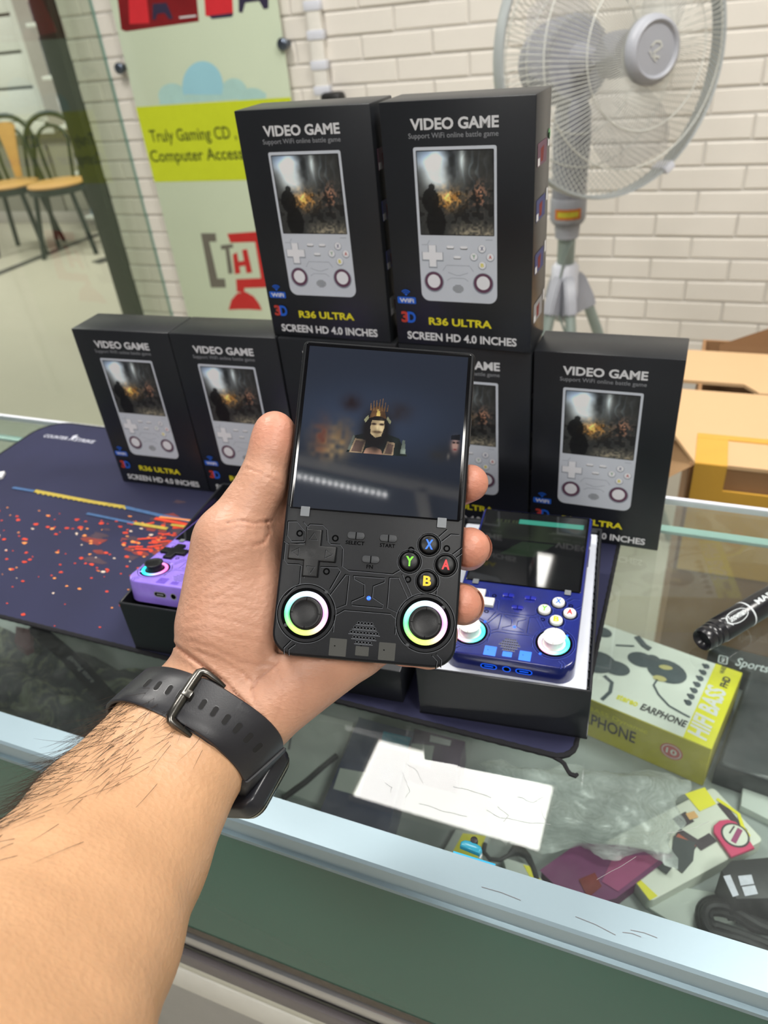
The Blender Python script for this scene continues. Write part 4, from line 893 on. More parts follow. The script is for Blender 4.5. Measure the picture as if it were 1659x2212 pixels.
b = B(); strip(b, [(-.012, .006), (-.004, .012), (.006, .011), (.010, .004), (.002, .000), (-.006, -.003), (-.004, -.010), (.006, -.012)], .0035, .1105); strip(b, [(-.016, .0), (-.010, -.008), (0, -.018)], .002, .1105); hb = fp('hub_emblem', b, 'fan_wire', 0)
for k in range(3):
    b = B(); rows = []
    for s_ in np.linspace(0, 1, 9):
        r = .035+.165*s_; wdt = (.45+.55*math.sin(PI*min(1, .25+s_*.7)))*.62*(1-.25*s_**6); row = []
        for w_ in np.linspace(-1, 1, 7):
            a = 2*PI*k/3+.5+w_*wdt+.35*s_; row.append(b.verts.new((r*math.cos(a), r*math.sin(a), .008+.026*w_*(1-.4*s_))))
        rows.append(row)
    for p_, q_ in zip(rows, rows[1:]):
        for i in range(6): b.faces.new((p_[i], p_[i+1], q_[i+1], q_[i]))
    r_ = bmesh.ops.solidify(b, geom=b.faces[:], thickness=.002); fp('blade', b, 'fan_blade')
b = B(); lathe(b, [(.012, .045), (.034, .040), (.038, .02), (.038, -.015), (.012, -.02)], 32); fp('blade_hub', b, 'fan_dark')
b = B(); lathe(b, [(.045, -.245), (.068, -.235), (.078, -.20), (.080, -.13), (.072, -.115), (.030, -.112), (.012, -.06)], 36); fp('motor_housing', b, 'fan_dark')
# neck, pole, base
ax = ay = 0.0
nz1, nz0 = ony(1268, 215, AX.y).z, ony(1258, 470, AX.y).z
def atx(px, py): return ony(px, py, AX.y)
def lvl(bm, prof_px, n=28, sq=1.0):
    """turned or oval column round the fan's upright, (half width, height)"""
    rings = []
    for hw, z in prof_px:
        rings.append([bm.verts.new((AX.x+hw*math.cos(2*PI*k/n), AX.y+hw*sq*math.sin(2*PI*k/n), z)) for k in range(n)])
    for a_, c_ in zip(rings, rings[1:]):
        for k in range(n): bm.faces.new((a_[k], a_[(k+1) % n], c_[(k+1) % n], c_[k]))
    bm.faces.new(rings[0][::-1]); bm.faces.new(rings[-1])
b = B(); lvl(b, [(.034, atx(1250, 480).z), (.036, atx(1250, 440).z), (.037, atx(1258, 380).z), (.040, atx(1262, 300).z), (.036, atx(1266, 235).z), (.026, atx(1268, 205).z)]); fp('neck', b, 'fan_dark', local=False)
b = B(); lvl(b, [(.026, atx(1250, 512).z), (.029, atx(1250, 475).z), (.030, atx(1250, 470).z)]); fp('collar', b, 'fan_grey', local=False)
b = B(); lvl(b, [(.0365, atx(1250, 476).z), (.039, atx(1250, 470).z), (.039, atx(1250, 430).z), (.0365, atx(1250, 424).z)]); fp('neck_ring', b, 'fan_grey', local=False)
za, zc_ = atx(1250, 464).z, atx(1250, 446).z
d = Vector((CAMC[0]-AX.x, CAMC[1]-AX.y, 0)).normalized(); s_ = Vector((-d.y, d.x, 0))
b = B()
for (hw, z0, z1, rr, mi) in ((.030, za-.002, zc_+.002, .0398, 0), (.023, za+.003, zc_-.003, .0402, 1)):
    row = [[b.verts.new(Vector((AX.x, AX.y, z))+d*rr*math.cos(t)+s_*rr*math.sin(t)) for t in np.linspace(-hw/.04, hw/.04, 9)] for z in (z0, z1)]
    for i in range(8): b.faces.new((row[0][i], row[0][i+1], row[1][i+1], row[1][i])).material_index = mi
fp('warning_label', b, ['label_orange', 'label_yellow'], local=False)
b = B(); lvl(b, [(.0195, atx(1245, 690).z), (.0195, atx(1250, 505).z)]); fp('pole', b, 'fan_pole', local=False)
zt, zm, zb = atx(1245, 568).z, atx(1245, 630).z, atx(1245, 690).z
b = B(); lvl(b, [(.018, zb), (.026, zb+.02), (.033, zm), (.031, zt-.008), (.024, zt)], 28); fp('base_cover', b, 'fan_white', local=False)
LEGD = [(-.62, .78), (.95, .30), (-.35, -.94), (.42, -.9)]
for dx, dy in LEGD:      # wing shaped shells and tubular legs
    b = B(); dd = Vector((dx, dy, 0)).normalized(); nn = Vector((-dd.y, dd.x, 0)); base = Vector((AX.x, AX.y, 0))
    prof_ = [(.012, zt-.012), (.045, zt-.030), (.068, zm-.012), (.074, zm-.036), (.052, zm-.036), (.030, zb+.012), (.012, zb+.006)]
    f1 = [b.verts.new(base+dd*r+nn*.013+Vector((0, 0, z))) for r, z in prof_]; f2 = [b.verts.new(base+dd*r-nn*.013+Vector((0, 0, z))) for r, z in prof_]
    b.faces.new(f1); b.faces.new(f2[::-1])
    for i in range(len(prof_)): b.faces.new((f1[i], f1[(i+1) % 7], f2[(i+1) % 7], f2[i]))
    bmesh.ops.bevel(b, geom=b.edges[:], offset=.004, segments=2, affect='EDGES')
    w = fp('base_wing', b, 'fan_grey', local=False)
    b = B(); p0 = base+dd*.055+Vector((0, 0, zm-.03)); p1 = base+dd*.33+Vector((0, 0, FLOOR+.014)); tube(b, [p0, p0.lerp(p1, .5), p1], .0125, 12); fp('leg', b, 'fan_pole', local=False)
b = B(); tube(b, [atx(1236, 515)+d*.02, atx(1218, 560)+d*.03, atx(1206, 610)+d*.035, atx(1205, 660)+d*.04, atx(1222, 700)+d*.055, atx(1255, 740)+d*.06, Vector((AX.x+.1, AX.y-.15, FLOOR+.004)), Vector((AX.x-.6, AX.y+.2, FLOOR+.004))], .0028, 8); fp('power_cord', b, 'fan_pole', local=False)

# ================================================================== CARTONS BEHIND THE COUNTER
KY = .34
k0 = ony(1500, 1004, KY); KT = k0.z; KX = k0.x
cb = thing('cardboard_carton', 'open cardboard carton patched with yellow tape behind the counter', 'carton', Matrix.Translation((KX, KY, FLOOR)))
H_ = KT-FLOOR
def onk(px, py, z=0.0): p = onz(px, py, KT+z); return (p.x-KX, p.y-KY)
KW, KD = .62, .40
b = B()
for lo, hi in (((0, 0, .001), (KW, .005, H_)), ((0, KD, .001), (KW, KD+.005, H_)), ((-.005, 0, .001), (0, KD+.005, H_)), ((KW, 0, .001), (KW+.005, KD+.005, H_)), ((0, 0, .001), (KW, KD, .006))): bx(b, lo, hi)
obj('carton_walls', b, 'carton_dark', cb)  # shade on the walls put into a darker carton colour
ys0, ys1 = onk(1540, 852)[1], onk(1540, 832)[1]; yb = onk(1590, 768)[1]
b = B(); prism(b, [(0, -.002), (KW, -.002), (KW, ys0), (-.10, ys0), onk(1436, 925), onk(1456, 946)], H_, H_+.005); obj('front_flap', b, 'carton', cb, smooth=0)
xs = onk(1606, 850)[0]
b = B(); prism(b, [(0, ys1), (xs, ys1), (xs+.02, ys0+.004), (KW, ys0+.012), (KW, yb), (-.10, yb), (-.10, ys1)], H_, H_+.005); obj('back_flap', b, 'carton', cb)
b = B(); prism(b, [(0, ys0-.01), (KW, ys0-.01), (KW, ys1+.03), (0, ys1+.03)], H_-.03, H_-.026); obj('gap_shade', b, 'slot_dark', cb)  # dark sheet standing in for the shade inside the slit
b = B()
vs = [(0, -.004, H_+.0055), (0, .0, 0)]
s0 = onk(1570, 1003)[0]
bx(b, (0, -.0058, H_-.16), (s0, -.0022, H_+.0056)); q = onk(1535, 955)[1]; bx(b, (0, -.005, H_+.0051), (s0, q, H_+.0062)); bx(b, (0, q-.002, H_+.0051), (KW, q+.010, H_+.0064)); bx(b, (s0, -.0056, H_-.16), (KW, -.0022, H_-.030))
obj('yellow_tape', b, 'tape_yellow', cb, smooth=0)
b = B(); K0 = Vector((KX, KY, FLOOR)); v = [b.verts.new(q-K0) for q in (ony(1499, 1004, KY-.002), ony(1462, 945, KY+.10), ony(1425, 985, KY+.08), ony(1440, 1034, KY-.02))]; b.faces.new(v); bmesh.ops.solidify(b, geom=b.faces[:], thickness=.004); obj('side_flap', b, 'carton', cb, smooth=0)
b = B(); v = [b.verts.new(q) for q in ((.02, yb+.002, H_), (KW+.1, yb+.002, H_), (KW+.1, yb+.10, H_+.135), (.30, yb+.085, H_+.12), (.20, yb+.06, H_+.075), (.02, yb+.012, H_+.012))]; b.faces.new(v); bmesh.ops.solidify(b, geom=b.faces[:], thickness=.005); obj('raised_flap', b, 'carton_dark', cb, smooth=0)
for k in range(4):
    c = onk(1500+26*k, 854); b = B(); bmesh.ops.create_uvsphere(b, u_segments=14, v_segments=8, radius=.0085); bmesh.ops.scale(b, vec=(1.1, .8, .6), verts=b.verts)
    o = obj('bubble_wrap_bubble', b, 'bubble', cb); o.location = (c[0], c[1]+.004, H_-.008)

# ================================================================== CHAIRS IN THE CORRIDOR
def chair(label, sx, seat_px, turn):
    c = onz(*seat_px, -.475)
    t = thing('bistro_chair', label, 'chair', XY(c.x, c.y, FLOOR, turn), 'bistro chairs in the corridor')
    sh_ = .475
    b = B(); lathe(b, [(.19, sh_-.012), (.205, sh_-.004), (.205, sh_+.006), (.195, sh_+.012), (.01, sh_+.012)], 36); obj('seat', b, 'chair_wood', t)
    b = B(); lathe(b, [(.19, sh_-.055), (.207, sh_-.052), (.207, sh_-.013), (.19, sh_-.0125), (.19, sh_-.055)], 36, capb=False, capt=False); obj('seat_ring', b, 'chair_metal', t)
    for (a, r_) in ((.7, .25), (2.44, .25), (3.9, .27), (5.5, .27)):
        b = B(); tube(b, [(.175*math.cos(a), .175*math.sin(a), sh_-.03), ((.175+r_)/2*math.cos(a), (.175+r_)/2*math.sin(a), .23), (r_*math.cos(a), r_*math.sin(a), .001)], .018, 10); obj('leg', b, 'chair_metal', t)
    def hoop(w, h, r_):
        b = B(); pts = [(-w*.72, .16, sh_-.02), (-w*.86, .17, sh_+h*.3)]+[(-w*math.cos(a)*(1 if True else 0), .18+.05*(.4+.6*math.sin(a)), sh_+h-w*.95+w*.95*math.sin(a)) for a in np.linspace(0, PI, 17)]+[(w*.86, .17, sh_+h*.3), (w*.72, .16, sh_-.02)]
        tube(b, pts, r_, 10); obj('back_hoop', b, 'chair_metal', t); return
        for s_ in np.linspace(0, 1, 25):
            a = PI*s_; ww = w*(1+.10*math.sin(a))
            x = -math.cos(a)*ww if .2 < s_ < .8 or True else 0; z = sh_-.02+h*min(1, math.sin(a)*1.15)**.75
            x = -w*(.78+.30*math.sin(a))*np.sign(math.cos(a))*abs(math.cos(a))**.45; pts.append((x, .16+.06*(z-sh_)/h, z))
        tube(b, pts, r_, 10); obj('back_hoop', b, 'chair_metal', t)
    hoop(.19, .43, .018); hoop(.11, .35, .012)
    b = B(); pr = []
    for s_ in np.linspace(0, 1, 12): pr.append((.028+.045*s_**1.6, s_))
    out = [(-w, sh_+.02+.34*s_) for w, s_ in pr]+[(.073*math.cos(a), sh_+.36+.03*math.sin(a)) for a in np.linspace(PI, 0, 8)[1:-1]]+[(w, sh_+.02+.34*s_) for w, s_ in pr[::-1]]
    prism(b, out, -.006, .006, Mx=Matrix.Translation((0, .185, 0)) @ Matrix.Rotation(PI/2-.12, 4, 'X') @ Matrix.Translation((0, 0, 0))) if False else None
    v1 = [b.verts.new((x, .165+.06*(z-sh_)/.42, z)) for x, z in out]; v2 = [b.verts.new((x, .177+.06*(z-sh_)/.42, z)) for x, z in out]
    b.faces.new(v1); b.faces.new(v2[::-1])
    for i in range(len(out)): b.faces.new((v1[i], v1[(i+1) % len(out)], v2[(i+1) % len(out)], v2[i]))
    if sx: obj('back_splat', b, 'chair_wood', t)
    else: b.free()
    return t
chair('black metal bistro chair with wooden back splat, left of the two behind the glass', True, (22, 398), .35)
chair('black metal bistro chair with open hoop back, right of the two behind the glass', False, (122, 396), .45)

# ================================================================== THINGS INSIDE THE CASE, UNDER THE GLASS
def frame_px(p0, p1, z):
    """frame on the plane z with x from pixel p0 towards pixel p1"""
    a, c = onz(*p0, z), onz(*p1, z); return XY(a.x, a.y, z, math.atan2(c.y-a.y, c.x-a.x)), (c-a).length
def loc2(Mx, px, py, z=None):
    p = onz(px, py, z if z is not None else Mx.translation.z); q = Mx.inverted() @ p; return (q.x, q.y)
# earphone box
EZ = -.14
Me, _ = frame_px((1538, 1619.5), (1277.5, 1511.5), EZ)   # origin at the near right corner, x to the left
ue = math.atan2(Me[1][0], Me[0][0])+PI
c = onz(1538, 1619.5, EZ); EW, ED, EH = .160, .098, .0495
Mb = XY(c.x, c.y, SH+.0003, ue) @ Matrix.Translation((-EW, 0, 0))
eb = thing('earphone_box', 'white and yellow earphone box under the glass behind the white paper reflection', 'box', Mb)
eb['label'] = 'white and yellow earphone box under the counter glass, beside the blue console box'
b = B(); bx(b, (0, 0, 0), (EW, ED, EH), .0007, 1)
for f in b.faces:
    n_ = f.normal
    if n_.z > .9: f.material_index = 0
    else: f.material_index = 1
obj('carton', b, ['ear_white', 'ear_olive'], eb)
def el(px, py): q = Mb.inverted() @ onz(px, py, EZ); return (q.x, q.y)
b = B(); zt = EH+.0002
yx = (el(1546, 1435)[0]+el(1478, 1585)[0])/2
flat(b, [(yx, .0004), (EW-.0004, .0004), (EW-.0004, ED-.0004), (yx, ED-.0004)], zt, 0)
obj('yellow_stripe', b, 'ear_yellow', eb, smooth=0)
b = B()
Mt = Matrix.Translation((EW-.006, .006, zt+.0002)) @ Matrix.Rotation(PI/2, 4, 'Z')
text(b, 'HIFI BASS', 0, 0, .062, .0165, 0, 0, Mt, bold=.03, shear=.12)
obj('hifi_print', b, 'print_white', eb, smooth=0)
b = B(); text(b, 'FHD', .066, .001, .080, .0075, 0, 0, Mt, bold=.04); text(b, 'HI-RES', .082, .008, .092, .012, 0, 0, Mt, bold=.02)
a0, a1 = el(1383, 1529), el(1473, 1571)
text(b, 'EARPHONE', a0[0], a0[1]-.002, a1[0]+.002, a0[1]+.006, zt+.0002, 0, bold=.03, shear=.1)
obj('earphone_print', b, 'print_dark', eb, smooth=0)
b = B(); a2 = el(1330, 1510); text(b, 'stereo', a2[0], a0[1]-.001, a0[0]-.003, a0[1]+.006, zt+.0002, 0, bold=.03); obj('stereo_print', b, 'ear_yellow', eb, smooth=0)
b = B()
def ell(px, py, rx, ry, rot, mi, dz=0.):
    q = el(px, py); pts = [(q[0]+rx*math.cos(a)*math.cos(rot)-ry*math.sin(a)*math.sin(rot), q[1]+rx*math.cos(a)*math.sin(rot)+ry*math.sin(a)*math.cos(rot)) for a in np.linspace(0, 2*PI, 22)[:-1]]
    flat(b, pts, zt+.0002+dz, mi)
ell(1385, 1425, .0125, .0095, .1, 0); ell(1440, 1450, .018, .014, -.1, 0, .00005); ell(1438, 1442, .006, .003, .3, 1, .0001); ell(1410, 1425, .007, .006, 0, 0, .0001)
ell(1330, 1443, .013, .009, .1, 0, .00005); ell(1290, 1430, .017, .014, .2, 0); ell(1300, 1365, .010, .007, 0, 0); ell(1425, 1466, .006, .0035, .2, 1, .00015)
def wire(px, w): strip(b, [el(*q) for q in px], w, zt+.00035, 0)
wire([(1420, 1468), (1412, 1480), (1422, 1500), (1445, 1525), (1475, 1542), (1490, 1550)], .0018); wire([(1305, 1460), (1322, 1475), (1318, 1495), (1300, 1512)], .0035); wire([(1375, 1375), (1392, 1395), (1405, 1403)], .006); wire([(1330, 1394), (1370, 1396)], .002)
for k in range(7): ell(1487+k*6.5, 1518-k*13, .0028, .0034, .3, 0); ell(1480+k*6.5, 1514-k*13, .0012, .0016, .3, 0)
obj('earphone_picture', b, ['ear_dark', 'ear_gold'], eb, smooth=0)
Mfr = Matrix.Translation((0, -.0003, 0)) @ Matrix.Rotation(PI/2, 4, 'X')
b = B(); text(b, 'EARPHONE', .036, .017, .099, .032, 0, 0, Mfr, bold=.012); obj('front_print', b, 'print_dark', eb, smooth=0)
b = B(); text(b, 'BASS Dynamic', .055, .034, .108, .041, 0, 0, Mfr, bold=.01); obj('front_caption', b, 'ear_yellow', eb, smooth=0)
b = B(); flat(b, circ(.130, .027, .0095, 24), 0, 0, Mfr); strip(b, circ(.130, .027, .0078, 24), .0008, .0001, 1, True, Mfr); text(b, '10', .1255, .0235, .1345, .0305, .0001, 1, Mfr, bold=.02); obj('round_seal', b, ['seal_red', 'ear_white'], eb, smooth=0)
# dark pouch to the right with silver writing
p0 = onz(1600, 1520, -.16)
t = thing('dark_pouch', 'dark speckled pouch with silver writing under the glass at the right edge', 'pouch', XY(p0.x+.012, p0.y-.03, SH+.0003, -.18))
b = B(); bpy.context.view_layer.update(); Mq = XY(p0.x+.012, p0.y-.03, SH+.0003, -.18).inverted(); pl_ = [Mq @ onz(*q, -.162) for q in ((1548, 1648), (1700, 1700), (1700, 1425), (1600, 1400), (1536, 1382), (1532, 1402), (1618, 1450))]
prism(b, [(q.x, q.y) for q in pl_], 0, .028, .005, 3); obj('pouch_body', b, 'dark_pouch', t)
b = B(); Mp = Matrix.Translation((0, 0, .0283)); 
sq = [Mq @ onz(*q, -.162) for q in ((1550, 1425), (1580, 1428), (1655, 1450))]; aa = math.atan2((sq[2]-sq[0]).y, (sq[2]-sq[0]).x); Mp = Mp @ Matrix.Translation((sq[0].x, sq[0].y, 0)) @ Matrix.Rotation(aa, 4, 'Z'); l2 = (sq[1]-sq[0]).length; l3 = (sq[2]-sq[0]).length
text(b, 'Sports', l2+.002, -.006, l3, .009, 0, 0, Mp, bold=.01, shear=.25); strip(b, rrect(.001, -.004, l2-.004, .006, .001, 3), .0010, 0, 0, True, Mp); text(b, 'E3', .0035, -.002, l2-.0065, .004, 0, 0, Mp, bold=.02); obj('silver_print', b, 'silver_ink', t, smooth=0)
# white cable packet with yellow tab and pink tag
CZ = -.176
Mc, Lc = frame_px((1404, 1949), (1650, 1815), CZ)
cpk = thing('cable_packet', 'white and yellow cable packet with a pink tag under the glass at the lower right', 'packet', XY(Mc.translation.x, Mc.translation.y, SH+.0003, math.atan2(Mc[1][0], Mc[0][0])))
Mci = cpk.matrix_world.inverted()
def ck(px, py): q = Mci @ onz(px, py, CZ); return (q.x, q.y)
w2 = ck(1362, 1896)[1]; c3 = ck(1540, 1700)
bpy.context.view_layer.update(); Mci = Matrix(XY(Mc.translation.x, Mc.translation.y, SH+.0003, math.atan2(Mc[1][0], Mc[0][0]))).inverted()
w2 = ck(1362, 1896); c3 = ck(1540, 1700); c4 = ck(1659, 1830)
CW, CD = Lc, max(.05, (c3[1]))
zt = CZ-SH
b = B(); prism(b, rrect(0, 0, CW, CD, .004, 4), 0, zt, .001, 2); obj('packet_body', b, 'pack_white', cpk)
b = B(); flat(b, [(.0005, .001), (.008, .001), (.003, CD*.45), (.0005, CD*.45)], zt+.0002, 0)
q = [ck(1479, 1716), ck(1522, 1702), ck(1547, 1738), ck(1511, 1754)]; flat(b, q, zt+.0006, 0); strip(b, [ck(1548, 1727), ck(1575, 1745), ck(1595, 1760), ck(1605, 1790), ck(1617, 1806), ck(1610, 1812)], .0028, zt+.0007, 0)
obj('yellow_print', b, 'pack_yellow', cpk, smooth=0)
b = B()
strip(b, [ck(1462, 1780), ck(1490, 1765)], .010, zt+.0006, 0); strip(b, [ck(1485, 1766), ck(1504, 1760)], .006, zt+.0008, 2); strip(b, [ck(1462, 1800), ck(1506, 1828)], .010, zt+.0008, 0); strip(b, [ck(1462, 1806), ck(1500, 1832)], .004, zt+.001, 1); strip(b, [ck(1506, 1830), ck(1540, 1810)], .008, zt+.0009, 0)
strip(b, [ck(1478, 1815), ck(1474, 1850), ck(1454, 1872)], .016, zt+.0011, 3); strip(b, [ck(1420, 1856), ck(1450, 1878)], .014, zt+.0013, 3); strip(b, [ck(1555, 1735), ck(1608, 1798)], .006, zt+.0005, 0)
obj('cable_picture', b, ['tag_dark', 'cable_orange', 'plug_copper', 'shell_grey'], cpk, smooth=0)
b = B(); q = [ck(*p_) for p_ in ((1578, 1858), (1628, 1838), (1600, 1796), (1588, 1782), (1570, 1776), (1552, 1779), (1540, 1790), (1540, 1804))]; prism(b, q, zt+.0014, zt+.004, .0005, 1); tg = obj('pink_tag', b, 'tag_pink', cpk)
b = B(); c_ = ck(1586, 1811); flat(b, circ(c_[0], c_[1], .0105, 24), zt+.0042, 0); flat(b, circ(c_[0], c_[1], .009, 24), zt+.0044, 1); strip(b, [(c_[0]-.006, c_[1]-.004), (c_[0]+.007, c_[1]+.002)], .004, zt+.0046, 2); strip(b, [(c_[0]-.003, c_[1]+.003), (c_[0]+.005, c_[1]+.006)], .0012, zt+.0046, 0); obj('round_emblem', b, ['tag_dark', 'pack_white', 'magenta_pink'], tg, smooth=0)
def slab(name, label, cat, px, z, h, m, prints=None, rnd=None, group=None):
    q = [onz(*p_, z) for p_ in px]; cm_ = sum(q, Vector())/len(q)
    t = thing(name, label, cat, Matrix.Translation((cm_.x, cm_.y, z-h)), group)
    b = B(); pts = [(p_.x-cm_.x, p_.y-cm_.y) for p_ in q]
    ar = sum(pts[i-1][0]*pts[i][1]-pts[i][0]*pts[i-1][1] for i in range(len(pts)))
    if ar < 0: pts = pts[::-1]
    prism(b, pts, 0, h, min(.0012, h*.2), 2); obj('pack_body', b, m, t)
    for k, (pm, pl) in enumerate(prints or []):
        b = B(); flat(b, [((onz(*p_, z)-cm_).x, (onz(*p_, z)-cm_).y) for p_ in pl], h+.0003+.0002*k, 0); obj('printed_patch', b, pm, t, smooth=0)
    return t
# black power adapter and its coiled cable
slab('power_adapter', 'black power adapter with white stickers under the glass at the right edge', 'adapter', [(1558, 1880), (1580, 1858), (1690, 1848), (1710, 1940), (1590, 1942)], SH+.035, .034, 'adapter', [('sticker', [(1562, 1893), (1577, 1890), (1596, 1934), (1583, 1938)]), ('sticker', [(1594, 1893), (1623, 1890), (1629, 1910), (1600, 1914)]), ('sticker', [(1602, 1917), (1630, 1913), (1637, 1932), (1609, 1937)])])
b = B()
for k in range(5):
    pts = []
    for (px, py) in ((1700, 2030-k*5), (1640, 1985+k*6), (1585, 1950+k*7), (1540, 1942+k*7), (1512+k*5, 1962+k*5), (1518+k*6, 2010-k*3), (1550, 2035-k*9), (1600, 2040-k*6), (1660, 2075-k*9), (1720, 2110-k*10)): 
        q = onz(px, py, SH+.004+.006*(k % 3)); pts.append(q)
    sm = []
    for i in range(len(pts)-1):
        a_, b_, c_, d_ = pts[max(0, i-1)], pts[i], pts[i+1], pts[min(len(pts)-1, i+2)]
        for s_ in np.linspace(0, 1, 5)[:-1]: sm.append(.5*((2*b_)+(c_-a_)*s_+(2*a_-5*b_+4*c_-d_)*s_**2+(3*b_-a_-3*c_+d_)*s_**3))
    tube(b, [(q.x, q.y, max(q.z, SH+.0035)) for q in sm], .0031, 8)
tag(obj('coiled_cable', b, 'cable_black'), 'coiled black power cable under the glass in the lower right corner', 'cable')
# magenta booklet
b = B(); q = [onz(*p_, SH+.02) for p_ in ((1170, 1875), (1250, 1818), (1340, 1822), (1450, 1842), (1330, 1932), (1250, 1950))]
cm = q[0]; prism(b, [(p_.x-cm.x, p_.y-cm.y) for p_ in q], 0, .016, .001, 1)
for f in b.faces: f.material_index = 0
t = thing('magenta_pack', 'purple and magenta plastic pack under the glass beside the cable packet', 'packet', Matrix.Translation((cm.x, cm.y, SH+.0003)))
obj('pack_body', b, 'magenta', t)
b = B(); qq = [onz(*p_, SH+.0165) for p_ in ((1325, 1850), (1440, 1846), (1335, 1926), (1300, 1905))]; flat(b, [(p_.x-cm.x, p_.y-cm.y) for p_ in qq], .0166, 0); qq = [onz(*p_, SH+.0168) for p_ in ((1250, 1900), (1285, 1885), (1300, 1915), (1270, 1940))]; flat(b, [(p_.x-cm.x, p_.y-cm.y) for p_ in qq], .0168, 1); obj('pink_print', b, ['magenta_pink', 'haze_red'], t, smooth=0)
# crumpled clear plastic bag
b = B(); cs = [onz(*p_, SH+.03) for p_ in ((1010, 1668), (1225, 1632), (1480, 1672), (1455, 1850), (1190, 1835), (1040, 1780))]
N1, N2 = 34, 20; base = onz(1240, 1740, SH+.03)
g = []
A_, B_, C_, D_ = onz(1030, 1640, SH+.03), onz(1485, 1668, SH+.03), onz(1452, 1852, SH+.03), onz(1080, 1815, SH+.03)
for j in range(N2+1):
    row = []
    for i in range(N1+1):
        s_, t_ = i/N1, j/N2; p_ = A_.lerp(B_, s_).lerp(D_.lerp(C_, s_), t_); ed = min(s_, 1-s_, t_, 1-t_)
        z = .014*min(1, ed*5)+.0035*math.sin(s_*24+t_*7)*min(1, ed*9)*.5+.003*math.sin(s_*11-t_*15+2)*min(1, ed*9)*.6+random.uniform(0, .0012)+.004
        p_ = p_+Vector((random.uniform(-.001, .001)+.006*math.sin(t_*14)*(1 if i in (0, N1) else 0), random.uniform(-.001, .001)+.005*math.sin(s_*17)*(1 if j in (0, N2) else 0), 0))
        row.append(b.verts.new((p_.x-base.x, p_.y-base.y, max(.0228, .02+z))))
    g.append(row)
for j in range(N2):
    for i in range(N1): b.faces.new((g[j][i], g[j][i+1], g[j+1][i+1], g[j+1][i]))
tag(obj('plastic_bag', b, 'bag', loc=(base.x, base.y, SH), smooth=60), 'crumpled clear plastic bag under the glass in front of the earphone box', 'bag')
# small things at the front left and middle of the case
slab('navy_box', 'dark blue product box under the glass below the held console', 'box', [(775, 1548), (895, 1580), (838, 1800), (690, 1752)], SH+.032, .0315, 'navy_pack', [('teal', [(828, 1580), (888, 1594), (880, 1625), (822, 1612)]), ('navy_pack', [(760, 1600), (815, 1612), (800, 1650), (742, 1640)]), ('paper', [(735, 1660), (790, 1670), (775, 1720), (720, 1705)])])
slab('purple_box', 'dark purple product box under the glass between the pad edge and the white reflection', 'box', [(895, 1572), (1005, 1600), (988, 1670), (880, 1645)], SH+.03, .0295, 'purple_pack', [('print_white', [(930, 1588), (975, 1600), (972, 1612), (928, 1602)]), ('paper', [(888, 1606), (938, 1612), (930, 1660), (884, 1648)])])
slab('grey_card', 'pale grey printed card under the glass right of the wrist watch', 'card', [(610, 1520), (765, 1560), (700, 1742), (560, 1690)], SH+.006, .0055, 'paper', [('shell_grey', [(610, 1590), (614, 1590), (595, 1680), (590, 1680)]), ('shell_grey', [(630, 1570), (634, 1570), (626, 1620), (622, 1620)])])
slab('yellow_packet', 'small white and yellow packet under the glass near the blue clip', 'packet', [(985, 1790), (1060, 1800), (1035, 1880), (950, 1850)], SH+.010, .0095, 'paper', [('pack_yellow', [(1000, 1800), (1050, 1806), (1030, 1860), (975, 1845)])])
slab('white_carton', 'white flat carton lying under the glass at the right behind the cable packet', 'box', [(1610, 1650), (1700, 1660), (1700, 1790), (1600, 1740)], SH+.008, .0075, 'paper')
slab('pale_sheet', 'pale folded sheet under the glass beside the coiled cable', 'sheet', [(1440, 1910), (1560, 1930), (1590, 1990), (1480, 2010), (1400, 1960)], SH+.004, .0035, 'paper')
slab('yellow_end_pack', 'white pack with yellow edge under the glass beside the magenta pack', 'packet', [(1085, 1850), (1150, 1870), (1190, 1925), (1100, 1905)], SH+.012, .0115, 'paper', [('pack_yellow', [(1130, 1868), (1148, 1872), (1178, 1915), (1150, 1905)])])
t = thing('usb_clip', 'small teal clip with black cap lying on the glass edge of the counter', 'clip', XY(onz(1018, 1822, .006).x, onz(1018, 1822, .006).y, .0002, -.1))
t['label'] = 'small teal plastic clip with a black cap on the counter glass, near the front rail'
b = B(); prism(b, [(-.0060, -.0022), (.0056, -.0022), (.0062, .0004), (.0048, .0022), (.002, .0028), (-.002, .0028), (-.0048, .0022), (-.0064, .0004)], 0, .0034, .0012, 3); obj('clip_body', b, 'teal', t)
b = B(); lathe(b, [(.0021, 0), (.0022, .0016), (.0020, .0032), (.001, .0035)], 18, 0, Matrix.Translation((0, .0040, 0.0002))); obj('cap', b, 'socket_black', t)
p_ = onz(1020, 1863, .0024)
b = B(); bx(b, (-.012, -.0016, 0), (.012, .0016, .0006), .0002, 1); tag(obj('cyan_sticker', b, 'cyan', Mx=XY(p_.x, p_.y+.0025, .0003, .0)), 'bright cyan strip stuck along the inner edge of the front rail', 'sticker')
b = B(); pts = [onz(*q, SH+.012) for q in ((1048, 1822), (1045, 1840), (1058, 1856), (1080, 1858), (1098, 1848), (1110, 1838), (1126, 1838), (1140, 1850), (1152, 1875), (1160, 1900))]
tube(b, pts, [.0018]*5+[.0042, .0046, .0030, .0022, .0022], 8); tag(obj('thin_cable', b, 'cable_black'), 'thin dark cable with a plug under the glass beside the white reflection', 'cable')
b = B(); pts = [onz(*q, SH+.008) for q in ((612, 1725), (660, 1690), (700, 1655), (728, 1632))]; tube(b, pts, .0026, 8); tag(obj('black_lead', b, 'cable_black'), 'straight black lead under the glass right of the wrist watch', 'cable')
